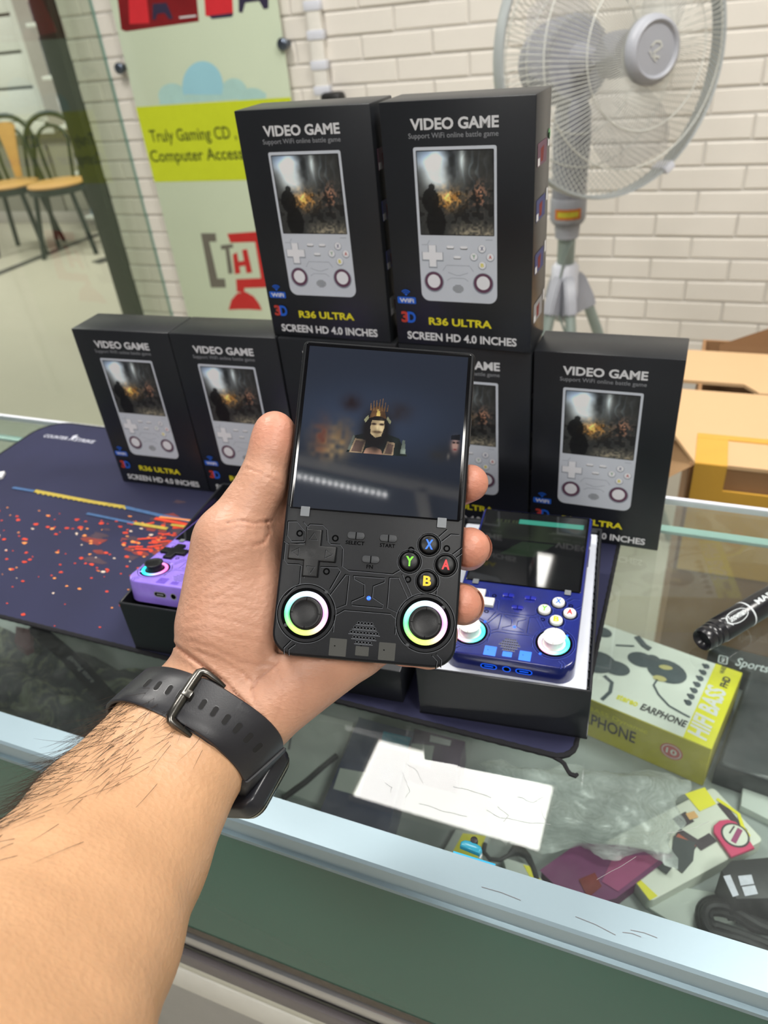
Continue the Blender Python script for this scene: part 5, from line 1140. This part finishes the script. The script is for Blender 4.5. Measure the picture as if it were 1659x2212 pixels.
# left: patterned cloth, lanyard and a maroon bag
b = B(); N1, N2 = 30, 16; g = []
A_, B_, C_, D_ = onz(-60, 1335, SH+.03), onz(600, 1500, SH+.03), onz(560, 1700, SH+.03), onz(-60, 1560, SH+.03); base = A_.copy()
for j in range(N2+1):
    row = []
    for i in range(N1+1):
        s_, t_ = i/N1, j/N2; p_ = A_.lerp(B_, s_).lerp(D_.lerp(C_, s_), t_); z = .010+.012*abs(math.sin(s_*19+t_*7))+.008*math.sin(s_*9-t_*13)
        row.append(b.verts.new((p_.x-base.x, min(p_.y, .07)-base.y, max(.002, z))))
    g.append(row)
for j in range(N2):
    for i in range(N1): b.faces.new((g[j][i], g[j][i+1], g[j+1][i+1], g[j+1][i]))
tag(obj('patterned_cloth', b, 'fabric_print', loc=(base.x, base.y, SH+.0003), smooth=60), 'dark floral patterned cloth crumpled under the glass at the lower left', 'cloth')
t = thing('lanyard', 'dark blue lanyard ribbon with pale lettering under the glass left of the wrist', 'lanyard', Matrix.Translation(onz(180, 1470, SH+.045)))
cL = t.location.copy()
b = B(); pts = [onz(*q, SH+.045) for q in ((70, 1352), (150, 1420), (205, 1478), (262, 1540))]
strip(b, [(q.x-cL.x, q.y-cL.y) for q in pts], .016, 0, 0); bmesh.ops.solidify(b, geom=b.faces[:], thickness=.001); obj('ribbon', b, 'lanyard', t, smooth=0)
a_ = math.atan2((pts[3]-pts[1]).y, (pts[3]-pts[1]).x); Ml = Matrix.Translation((pts[1].x-cL.x, pts[1].y-cL.y, .0014)) @ Matrix.Rotation(a_, 4, 'Z')
b = B(); text(b, 'gaming store', 0, -.003, .055, .003, 0, 0, Ml, bold=.0); obj('ribbon_print', b, 'print_grey', t, smooth=0)
slab('maroon_pouch', 'small maroon pouch under the glass at the left, by the pad edge', 'pouch', [(34, 1352), (64, 1358), (66, 1392), (50, 1400), (30, 1385)], SH+.046, .012, 'maroon_cloth')

# ================================================================== MARKER PEN ON THE GLASS
p0, p1 = onz(1516, 1384, .0095), onz(1690, 1279, .0095)
dv = (p1-p0).normalized(); ya = math.atan2(dv.y, dv.x)
mk = thing('marker_pen', 'thick black marker pen with silver print lying on the glass at the right', 'marker', XY(p0.x, p0.y, .0002, ya))
Mm = Matrix.Translation((0, 0, .0095)) @ Matrix.Rotation(PI/2, 4, 'Y')
b = B(); lathe(b, [(.0045, .0035), (.0060, .001), (.0075, .0), (.0082, .0018), (.0084, .006), (.0080, .0068), (.0085, .0074), (.0085, .0105), (.0081, .0112), (.0088, .0120), (.0088, .0165)], 32, 0, Mm, capt=False); obj('end_plug', b, 'marker_black', mk)
b = B(); lathe(b, [(.0088, .0165), (.0093, .0172), (.0093, .115), (.008, .118)], 36, 0, Mm); obj('barrel', b, 'marker_black', mk)
def wrapm(bm, verts):
    for v in verts:
        a = v.co.y/.00945; v.co = Vector((v.co.x, -.00945*math.sin(-a)*1.0, .0095+.00945*math.cos(a)))
b = B(); lathe(b, [(.00938, .0430), (.00945, .0432), (.00945, .0444), (.00938, .0446)], 36, 0, Mm, capb=False, capt=False); obj('silver_band', b, 'silver_ink', mk)
b = B(); off = -.003
ov = circ(.030, off, .0100, 36, .0046); vs = strip(b, ov, .0007, 0, 0, True)+text(b, 'Snowman', .0222, off-.0020, .0376, off+.0030, 0, 0, bold=.03, shear=.12)
vs += text(b, 'MARKER', .051, off-.001, .083, off+.0034, 0, 0, bold=.03); vs += strip(b, [(.0185, off+.004), (.022, off+.002), (.019, off-.001), (.0225, off-.004)], .0008, 0, 0)
bmesh.ops.subdivide_edges(b, edges=b.edges[:], cuts=1)
wrapm(b, b.verts[:]); obj('silver_print', b, 'silver_ink', mk, smooth=0)

# ================================================================== PERSON: left forearm and hand, one continuous skin
def to_l(P): return (np.asarray(P)-CO) @ CB.T*1000.0          # world -> console frame, mm
def from_l(p): return CO+np.asarray(p)/1000.0 @ CB
def to_px(p):
    q = (CO+p/1000.0 @ CB-CAMC) @ CR.T
    return IW/2+F*q[:, 0]/q[:, 2], IH/2+F*q[:, 1]/q[:, 2]
def rcone(p, a, b_, r1, r2):
    a = np.array(a, float); b_ = np.array(b_, float); ba = b_-a; l2 = ba @ ba; rr = r1-r2; a2 = l2-rr*rr; il2 = 1/l2
    pa = p-a; y = pa @ ba; z = y-l2; x = pa*l2-y[:, None]*ba; x2 = np.einsum('ij,ij->i', x, x); y2 = y*y*l2; z2 = z*z*l2
    k = np.sign(rr)*rr*rr*x2
    d = (np.sqrt(x2*a2*il2)+y*rr)*il2-r1
    m1 = np.sign(z)*a2*z2 > k; m2 = np.sign(y)*a2*y2 < k
    d = np.where(m2, np.sqrt(x2+y2)*il2-r1, d); d = np.where(m1, np.sqrt(x2+z2)*il2-r2, d); return d
def ellip(p, c, r, R=None):
    q = p-np.array(c, float)
    if R is not None: q = q @ R
    r = np.array(r, float); k0 = np.linalg.norm(q/r, axis=1); k1 = np.linalg.norm(q/(r*r), axis=1); return k0*(k0-1)/np.maximum(k1, 1e-9)
def smin(a, b_, k):
    h = np.maximum(k-np.abs(a-b_), 0)/k; return np.minimum(a, b_)-h*h*k*.25
def chain(p, pts, rs, k=2.5):
    d = None
    for i in range(len(pts)-1):
        e = rcone(p, pts[i], pts[i+1], rs[i], rs[i+1]); d = e if d is None else smin(d, e, k)
    return d
ARM = [(-66, -98, -34), tuple(to_l(atd(395, 1600, .3365))), tuple(to_l(atd(252, 1812, .300))), tuple(to_l(atd(150, 1985, .262))), tuple(to_l(atd(20, 2215, .218))), tuple(to_l(atd(-150, 2500, .172)))]
ARW = [30.5, 31.5, 38, 40.5, 42, 43]
SIDE = np.array([.83, -.55, .05]); SIDE /= np.linalg.norm(SIDE)
def arm_sdf(p):
    d = None
    for sgn in (-1, 1):
        e = chain(p, [np.array(q)+SIDE*sgn*.30*w for q, w in zip(ARM, ARW)], [w*.70 for w in ARW], 6)
        d = e if d is None else smin(d, e, 14)
    return d
def box_sdf(p, lo, hi, r=0.):
    c = (np.array(lo)+np.array(hi))/2; h = (np.array(hi)-np.array(lo))/2-r; q = np.abs(p-c)-h
    return np.linalg.norm(np.maximum(q, 0), axis=1)+np.minimum(q.max(1), 0)-r
TH = [(-70, -62, -24), (-68, -24, -16), (-54, 6, -13), (-50.5, 29, -11)]
FING = [([(-43, -3, -35), (2, 8, -33), (33, 11.5, -30), (42.2, 13, -12.5)], [11.5, 10, 9.4, 8.7]),
        ([(-22, -11, -38), (20, -9, -40), (45, -15.5, -33), (44.2, -17, -13)], [11.5, 10.3, 9.6, 9.3]),
        ([(-3, -23, -39), (26, -36, -46), (45, -42, -35), (42.4, -43, -15)], [11.2, 9.8, 9.3, 9.1]),
        ([(14, -37, -38), (34, -57, -37), (30, -65, -30), (18, -66, -27.5)], [10, 8.8, 8.3, 7.6])]
CREASES = [  # pixel polylines of skin folds on the viewer's side: (points, depth mm, width px)
    ([(375, 1393), (425, 1428), (480, 1470), (530, 1520), (562, 1565), (585, 1600)], 1.20, 3.7), ([(372, 1402), (440, 1440), (500, 1480)], 0.33, 2.5),
    ([(532, 1010), (560, 1020), (590, 1036), (612, 1046)], 0.64, 2.5), ([(540, 1000), (575, 1016)], 0.28, 2.5),
    ([(490, 1130), (520, 1124), (550, 1130), (585, 1126)], 0.72, 3.1), ([(575, 1128), (582, 1150), (570, 1172), (545, 1180)], 0.80, 3.1), ([(470, 1150), (510, 1138), (560, 1140)], 0.33, 2.5),
    ([(505, 1185), (540, 1176), (570, 1172)], 0.33, 3.1), ([(425, 1230), (470, 1200), (530, 1186)], 0.25, 3.1), ([(415, 1270), (460, 1238), (520, 1210)], 0.22, 3.1),
    ([(412, 1300), (460, 1262), (510, 1236), (560, 1222)], 0.22, 3.1), ([(405, 1318), (455, 1300), (520, 1258), (575, 1240)], 0.22, 3.1), ([(400, 1345), (450, 1330), (520, 1345), (585, 1362)], 0.25, 3.7),
    ([(402, 1365), (450, 1358), (520, 1378), (580, 1390)], 0.25, 3.7), ([(412, 1385), (460, 1400), (520, 1430), (590, 1438)], 0.33, 3.7), ([(430, 1322), (490, 1305), (560, 1320)], 0.19, 3.1), ([(420, 1405), (470, 1422), (520, 1452), (548, 1475)], 0.33, 3.1),
    ([(600, 1432), (585, 1445), (560, 1465), (545, 1490), (552, 1520), (575, 1570)], 0.64, 3.7), ([(600, 1450), (612, 1480), (604, 1530), (592, 1560)], 0.25, 3.7), ([(545, 1475), (520, 1450)], 0.33, 3.1), ([(640, 1440), (655, 1480), (640, 1540)], 0.14, 3.7), ([(560, 1280), (590, 1260)], 0.19, 2.5), ([(440, 1290), (520, 1290), (580, 1310)], 0.17, 3.1)]
def body_sdf(p, detail=True):
    palm = chain(p, [(-70, -82, -33), (-43, -3, -35)], [15, 12])
    palm = smin(palm, chain(p, [(-62, -87, -35), (-22, -11, -38)], [16, 12.5]), 8)
    palm = smin(palm, chain(p, [(-56, -92, -36), (-3, -23, -39)], [16, 12]), 8)
    palm = smin(palm, chain(p, [(-47, -100, -34), (14, -37, -38)], [15, 11]), 8)
    palm = smin(palm, chain(p, [(-45, -98, -29), (-8, -62, -29), (4, -50, -33)], [15.5, 19, 17]), 9)      # heel of the hand
    palm = smin(palm, chain(p, [(-68, -92, -30), (-67, -62, -25), (-66, -36, -20)], [17, 18.5, 16]), 10)    # ball of the thumb
    palm = smin(palm, ellip(p, (-57, -52, -24), (21, 32, 17)), 8)
    palm = smin(palm, arm_sdf(p), 9)
    d = palm
    th = chain(p, TH, [16.5, 14.2, 10.3, 8.9], 3); th = smin(th, ellip(p, (-51, 24, -9.5), (8.6, 13.5, 8.4)), 3)
    th = smin(th, ellip(p, (-66, -22, -13), (15.5, 15, 14)), 4)
    d = smin(d, th, 9)
    out = d
    for pts, rs in FING:
        f = chain(p, pts, rs, 3); out = np.minimum(out, smin(d, f, 7))
    out = smin(out, smin(d, chain(p, [(-58, -20, -28), (-46, -6, -33)], [12, 11]), 6), 4)              # web of the thumb
    if detail:
        px, py = to_px(p); near = (np.abs(out) < 4)
        if near.any():
            qx, qy = px[near], py[near]; add = np.zeros(near.sum()); zl = p[near, 2]; front = zl > -38
            for pl, dep, wd in CREASES:
                dm_ = np.full(len(qx), 1e9)
                for (x0, y0), (x1, y1) in zip(pl, pl[1:]):
                    vx, vy = x1-x0, y1-y0; t = np.clip(((qx-x0)*vx+(qy-y0)*vy)/(vx*vx+vy*vy), 0, 1); dm_ = np.minimum(dm_, np.hypot(qx-x0-t*vx, qy-y0-t*vy))
                add += dep*np.exp(-(dm_/wd)**2)-.35*dep*np.exp(-((dm_-wd*2.2)/(wd*1.3))**2)
            o2 = out[near]; o2[front] += add[front]; out[near] = o2
    # the flesh gives way where it presses on the console
    c = box_sdf(p, (-40.15, -72.15, -18.15), (40.15, 72.15, 5), 1.2); out = np.maximum(out, -c)
    return out
def surface_net(fn, lo, hi, h):
    """surface of fn=0 on a grid, evaluated only in blocks near the surface"""
    BS = 8; n = np.ceil((np.array(hi)-np.array(lo))/h/BS).astype(int)*BS; lo = np.array(lo, float); D = np.empty(n+1, np.float32)
    nb = n//BS; ci = np.stack(np.meshgrid(*[np.arange(k) for k in nb], indexing='ij'), -1).reshape(-1, 3); cen = lo+(ci+.5)*BS*h
    cd_ = fn(cen, False); act = np.abs(cd_) < BS*h*1.25
    sgn = np.where(cd_ > 0, 99., -99.).reshape(nb); D[:-1, :-1, :-1] = np.repeat(np.repeat(np.repeat(sgn, BS, 0), BS, 1), BS, 2); D[-1] = 99; D[:, -1] = 99; D[:, :, -1] = 99
    mask = np.zeros(n+1, bool)
    for c in ci[act]: mask[c[0]*BS:c[0]*BS+BS+1, c[1]*BS:c[1]*BS+BS+1, c[2]*BS:c[2]*BS+BS+1] = True
    idx = np.argwhere(mask)
    for k in range(0, len(idx), 200000):
        q = idx[k:k+200000]; D[q[:, 0], q[:, 1], q[:, 2]] = fn(lo+q*h, True)
    S_ = D < 0; corners = [(i, j, k) for i in (0, 1) for j in (0, 1) for k in (0, 1)]
    cnt = sum(S_[i:n[0]+i, j:n[1]+j, k:n[2]+k].astype(np.int8) for i, j, k in corners); cells = np.argwhere((cnt > 0) & (cnt < 8))
    vid = np.full(n, -1, np.int64); vid[cells[:, 0], cells[:, 1], cells[:, 2]] = np.arange(len(cells))
    acc = np.zeros((len(cells), 3)); num = np.zeros(len(cells))
    for a in corners:
        for ax in range(3):
            if a[ax]: continue
            b_ = list(a); b_[ax] = 1; va = D[cells[:, 0]+a[0], cells[:, 1]+a[1], cells[:, 2]+a[2]].astype(float); vb = D[cells[:, 0]+b_[0], cells[:, 1]+b_[1], cells[:, 2]+b_[2]].astype(float)
            m = (va < 0) != (vb < 0); t = np.where(m, va/(va-vb+1e-12), 0); pt = np.array(a, float)[None].repeat(len(cells), 0); pt[:, ax] = t; acc[m] += pt[m]; num[m] += 1
    V = lo+(cells+acc/num[:, None])*h; quads = []
    for ax in range(3):
        u_, v_ = (ax+1) % 3, (ax+2) % 3; s0 = [slice(0, n[i]) for i in range(3)]; s1 = list(s0); s1[ax] = slice(1, n[ax]+1)
        e = np.argwhere(S_[tuple(s0)] != S_[tuple(s1)]); e = e[(e[:, u_] > 0) & (e[:, v_] > 0)]
        def g(du, dv):
            q = e.copy(); q[:, u_] += du; q[:, v_] += dv; return vid[q[:, 0], q[:, 1], q[:, 2]]
        q = np.stack([g(-1, -1), g(0, -1), g(0, 0), g(-1, 0)], 1); f = ~S_[e[:, 0], e[:, 1], e[:, 2]]; q[f] = q[f][:, ::-1]; quads.append(q[(q >= 0).all(1)])
    return V, np.concatenate(quads)
HV, HQ = surface_net(body_sdf, (-190, -265, -80), (64, 48, 158), 1.0)
# smooth the grid steps a little
for _ in range(2):
    e = np.concatenate([HQ[:, [0, 1]], HQ[:, [1, 2]], HQ[:, [2, 3]], HQ[:, [3, 0]]]); e = np.concatenate([e, e[:, ::-1]])
    s_ = np.zeros_like(HV); np.add.at(s_, e[:, 0], HV[e[:, 1]]); c_ = np.bincount(e[:, 0], minlength=len(HV)); HV = HV*.55+.45*s_/c_[:, None]
me = bpy.data.meshes.new('person'); me.from_pydata((HV/1000).tolist(), [], HQ.tolist()); me.shade_smooth()
hx, hy = to_px(HV)
def lerpc(a, b_, t): return np.array(a)*(1-t[:, None])+np.array(b_)*t[:, None]
palmw = 1/(1+np.exp(-(((HV-np.array((-66, -98, -34))) @ np.array((.45, .89, 0)))-2)/5))           # palm skin is pinker than the forearm
cfore = np.array((198, 154, 117))/255; cpalm = np.array((192, 145, 121))/255; ctip = np.array((200, 132, 110))/255; cback = np.array((186, 134, 98))/255
colr = lerpc(cfore, cpalm, palmw)
tipw = np.zeros(len(HV))
for pts, rs in FING: tipw = np.maximum(tipw, np.exp(-(np.linalg.norm(HV-np.array(pts[3]), axis=1)/13)**4))
tipw = np.maximum(tipw, .7*np.exp(-(np.linalg.norm(HV-np.array(TH[3]), axis=1)/15)**4))
colr = colr*(1-tipw[:, None])+ctip*tipw[:, None]
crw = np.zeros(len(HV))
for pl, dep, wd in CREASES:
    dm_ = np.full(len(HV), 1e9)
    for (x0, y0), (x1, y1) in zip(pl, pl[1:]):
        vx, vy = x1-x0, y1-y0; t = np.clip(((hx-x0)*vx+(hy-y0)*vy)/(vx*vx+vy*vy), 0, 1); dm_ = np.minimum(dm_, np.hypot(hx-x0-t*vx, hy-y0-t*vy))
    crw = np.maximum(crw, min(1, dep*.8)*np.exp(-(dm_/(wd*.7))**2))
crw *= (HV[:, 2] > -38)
colr = colr*(1-.24*crw[:, None]*np.array((.6, .9, 1.0)))  # fold shade put into the skin colour, with a reddish lean
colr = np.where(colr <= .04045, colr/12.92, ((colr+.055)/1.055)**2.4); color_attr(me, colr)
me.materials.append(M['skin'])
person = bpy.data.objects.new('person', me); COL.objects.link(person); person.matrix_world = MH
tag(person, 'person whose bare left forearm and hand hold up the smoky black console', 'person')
# finger nails seen edge-on
def nail(c, d, u, r, w, l):
    d = np.array(d, float); d /= np.linalg.norm(d); u = np.array(u, float); u -= d*(u @ d); u /= np.linalg.norm(u); s = np.cross(d, u); b = B(); rows = []
    for j in range(8):
        row = []
        for i in range(9):
            a = (i/8-.5)*2*w; y = (j/7-.5)*l*(1-.18*abs(i/8-.5)**2*4*(1 if j in (0, 7) else .6)); row.append(b.verts.new(np.array(c)+d*r*math.cos(a)*(1-.010*(y/l)**2)+s*r*math.sin(a)+u*y))
        rows.append(row)
    for j in range(7):
        for i in range(8): b.faces.new((rows[j][i], rows[j][i+1], rows[j+1][i+1], rows[j+1][i]))
    bmesh.ops.solidify(b, geom=b.faces[:], thickness=.25)
    return obj('fingernail', b, 'nail', person, s=.001)
nail((43.2, -42.6, -20), (1, .05, -.15), (0, -.05, 1), 8.92, .75, 11); nail((44.6, -16.6, -18), (1, .1, -.25), (0, -.05, 1), 9.18, .7, 11); nail((40.5, 12.6, -17), (.9, .1, -.45), (.3, 0, 1), 8.6, .7, 10.5)
nail((-50.8, 26, -11.5), (-.80, .12, -.60), (.05, 1, .05), 8.72, .75, 13)
# hairs of the forearm
nr = np.zeros_like(HV); fn_ = np.cross(HV[HQ[:, 1]]-HV[HQ[:, 0]], HV[HQ[:, 2]]-HV[HQ[:, 0]])
for k in range(4): np.add.at(nr, HQ[:, k], fn_)
nr /= np.linalg.norm(nr, axis=1)[:, None]+1e-9
axd = np.array(ARM[3])-np.array(ARM[1]); axd /= np.linalg.norm(axd)
axp = (HV-np.array(ARM[1])) @ axd
inl = -((HV-np.array(ARM[2])) @ SIDE)             # distance to the thumb side
cand = np.where((axp > -30) & ((axp > 3) | (inl > 26+(-axp)*.12)) & (palmw < .25) & (axp < 150) & (inl > -12) & (nr[:, 2]+.9*(-(nr @ SIDE)) > -.1))[0]
wgt = np.clip((inl[cand]+14)/38, .02, 1)**2.6*np.where(axp[cand] < 4, .35, 1.0)*np.where(axp[cand] > 70, .7, 1.); wgt /= wgt.sum()
b = B(); HR = random.Random(3)
for i in RNG.choice(cand, 900, replace=False, p=wgt):
    p = HV[i]/1000; n_ = nr[i]; L_ = HR.uniform(.010, .024)*(1 if axp[i] > 4 else .7); d0 = axd*HR.uniform(.7, 1.0)-SIDE*HR.uniform(-.05, .42)+n_*HR.uniform(.12, .42); d0 /= np.linalg.norm(d0)
    cv = -n_*HR.uniform(.05, .35)+axd*HR.uniform(-.1, .3)-SIDE*HR.uniform(-.25, .35); pts = []
    for s_ in (0, .25, .5, .75, 1): pts.append(p-n_*.0004+d0*L_*s_+cv*L_*s_*s_*.6)
    tube(b, pts, [.00009, .000085, .00007, .00005, .00002], 3, cap=False)
hr = obj('arm_hair', b, 'hair', person); hr['kind'] = 'stuff'

# ================================================================== WRIST WATCH
WC = np.array(to_l(atd(412, 1572, .338))); WA = np.array(ARM[0])-np.array(ARM[2]); WA = np.array((.31, .76, -.57)); WA /= np.linalg.norm(WA)
E1 = np.array((0, 0, 1.))-WA*WA[2]; E1 /= np.linalg.norm(E1); E2 = np.cross(E1, WA); E2 *= np.sign(E2[0])
NT = 120; TT = np.linspace(0, 2*PI, NT, endpoint=False); RT = []
for t in (-11., 0., 11.):
    c = WC+WA*t; dr = np.cos(TT)[:, None]*E1+np.sin(TT)[:, None]*E2; R_ = np.full(NT, 55.0)
    for _ in range(60): R_ -= np.clip(body_sdf(c+dr*R_[:, None], False), -2, 2)*.7
    k = np.exp(-(np.arange(-9, 10)/4.0)**2); k /= k.sum(); R_ = sum(np.roll(R_, j)*w for j, w in zip(range(-9, 10), k)); RT.append(R_)
RT = np.array(RT)
def rad(th, t):
    x = (th/(2*PI)*NT) % NT; i = int(x); f = x-i; r3 = RT[:, i]*(1-f)+RT[:, (i+1) % NT]*f
    return r3[1]+(r3[2]-r3[0])/22*t
def Q(th, t, h):
    r = rad(th, t)+.25+h; return WC+WA*t+(E1*math.cos(th)+E2*math.sin(th))*r
wt = thing('wrist_watch', 'black rubber strap watch with dark metal buckle worn on the left wrist', 'watch', MH)
K = .001
def band(bm, th0, th1, h0, h1, hw, n, closed=False, mi=0, taper=0.):
    rings = []
    cs = [(-hw, h0+.3), (-hw, h1-.5), (-hw+.6, h1), (-hw*.5, h1+.12), (0, h1+.15), (hw*.5, h1+.12), (hw-.6, h1), (hw, h1-.5), (hw, h0+.3), (hw-.3, h0), (0, h0), (-hw+.3, h0)]
    for i in range(n if closed else n+1):
        th = th0+(th1-th0)*i/n; e = 1.0
        if taper and not closed: e = 1-taper*max(0, 1-i/3)**2
        rings.append([bm.verts.new(Q(th, t*e, h)) for t, h in cs])
    m = len(cs)
    for i in range(n if closed else n):
        a_, c_ = rings[i], rings[(i+1) % len(rings)]
        for k in range(m): bm.faces.new((a_[k], a_[(k+1) % m], c_[(k+1) % m], c_[k])).material_index = mi
    if not closed: bm.faces.new(rings[0][::-1]); bm.faces.new(rings[-1])
TB = math.radians(-9)          # angle of the buckle bar
def s2t(s): return TB+s/30.0
b = B(); band(b, 0, 2*PI, 0, 2.0, 11, 96, True); obj('strap', b, 'strap', wt, s=K)
b = B(); band(b, s2t(2.2), math.radians(100), 2.1, 4.3, 10.8, 40, False, taper=.06); os_ = obj('strap_end', b, 'strap', wt, s=K)
def slot(bm, th, h, n=10):
    pts = [(1.15*math.cos(a), (1.3 if math.sin(a) > 0 else -1.3)+1.15*math.sin(a)) for a in np.linspace(0, 2*PI, 17)[:-1]]
    vs = [bm.verts.new(Q(th+x/30.0, y, h)) for x, y in pts]; bm.faces.new(vs).material_index = 0
    p2 = [bm.verts.new(Q(th+x*1.22/30.0, y*1.14, h-.02)) for x, y in pts]
    for i in range(16): bm.faces.new((vs[i], vs[(i+1) % 16], p2[(i+1) % 16], p2[i])).material_index = 1
for s in (-3.4, -9.4, -15.2, -21):
    b = B(); slot(b, s2t(s), 2.22); obj('strap_hole', b, ['strap_hole', 'case_dark'], wt, s=K, smooth=0)
for s in (9.2, 15.2, 21.2, 27.0, 32.8, 38.4):
    b = B(); slot(b, s2t(s), 4.52); obj('strap_hole', b, ['strap_hole', 'case_dark'], wt, s=K, smooth=0)
b = B(); path = []
for (s, t, h) in ((13, 12.4, 1.2), (8, 12.6, 2.8), (3, 12.7, 4.2), (1.0, 12.3, 4.7), (0, 11.0, 4.9), (-.1, 6, 5.1), (-.1, 0, 5.15), (-.1, -6, 5.1), (0, -11.0, 4.9), (1.0, -12.3, 4.7), (3, -12.7, 4.2), (8, -12.6, 2.8), (13, -12.4, 1.2)): path.append(Q(s2t(s), t, h))
tube(b, path, [1.2, 1.5, 1.7, 1.9, 2.1, 2.2, 2.2, 2.2, 2.1, 1.9, 1.7, 1.5, 1.2], 12); bu = obj('buckle', b, 'buckle', wt, s=K)
b = B(); pc = Q(s2t(1.0), 0, 5.0); up_ = E1*math.cos(TB)+E2*math.sin(TB); tg_ = E2*math.cos(TB)-E1*math.sin(TB)
Mp = Matrix(((tg_[0], WA[0], up_[0], pc[0]), (tg_[1], WA[1], up_[1], pc[1]), (tg_[2], WA[2], up_[2], pc[2]), (0, 0, 0, 1)))
bx(b, (-2.0, -1.9, -2.2), (2.6, 1.9, 2.4), .6, 2, Mx=Mp); obj('buckle_pin', b, 'buckle', wt, s=K)
# watch case on the far side of the wrist
th = math.radians(128); pc = Q(th, 0, 6.4); up_ = E1*math.cos(th)+E2*math.sin(th); tg_ = E2*math.cos(th)-E1*math.sin(th)
Mp = Matrix(((tg_[0], WA[0], up_[0], pc[0]), (tg_[1], WA[1], up_[1], pc[1]), (tg_[2], WA[2], up_[2], pc[2]), (0, 0, 0, 1)))
b = B(); prism(b, rrect(-21, -18, 21, 18, 8, 6), -6, 3.2, 2.2, 4, both=True, Mx=Mp); obj('watch_case', b, 'case_dark', wt, s=K)
b = B(); prism(b, rrect(-20.2, -17.2, 20.2, 17.2, 7.5, 6), 3.1, 4.0, .5, 2, Mx=Mp); obj('case_rim', b, 'case_metal', wt, s=K)
b = B(); prism(b, rrect(-19.4, -16.4, 19.4, 16.4, 7, 6), 4.0, 5.6, 1.2, 3, Mx=Mp); obj('watch_glass', b, 'black_gloss', wt, s=K)
b = B(); band(b, math.radians(84), math.radians(106), 1.2, 5.2, 12.5, 8, False, taper=.12); obj('strap_lug', b, 'strap', wt, s=K)
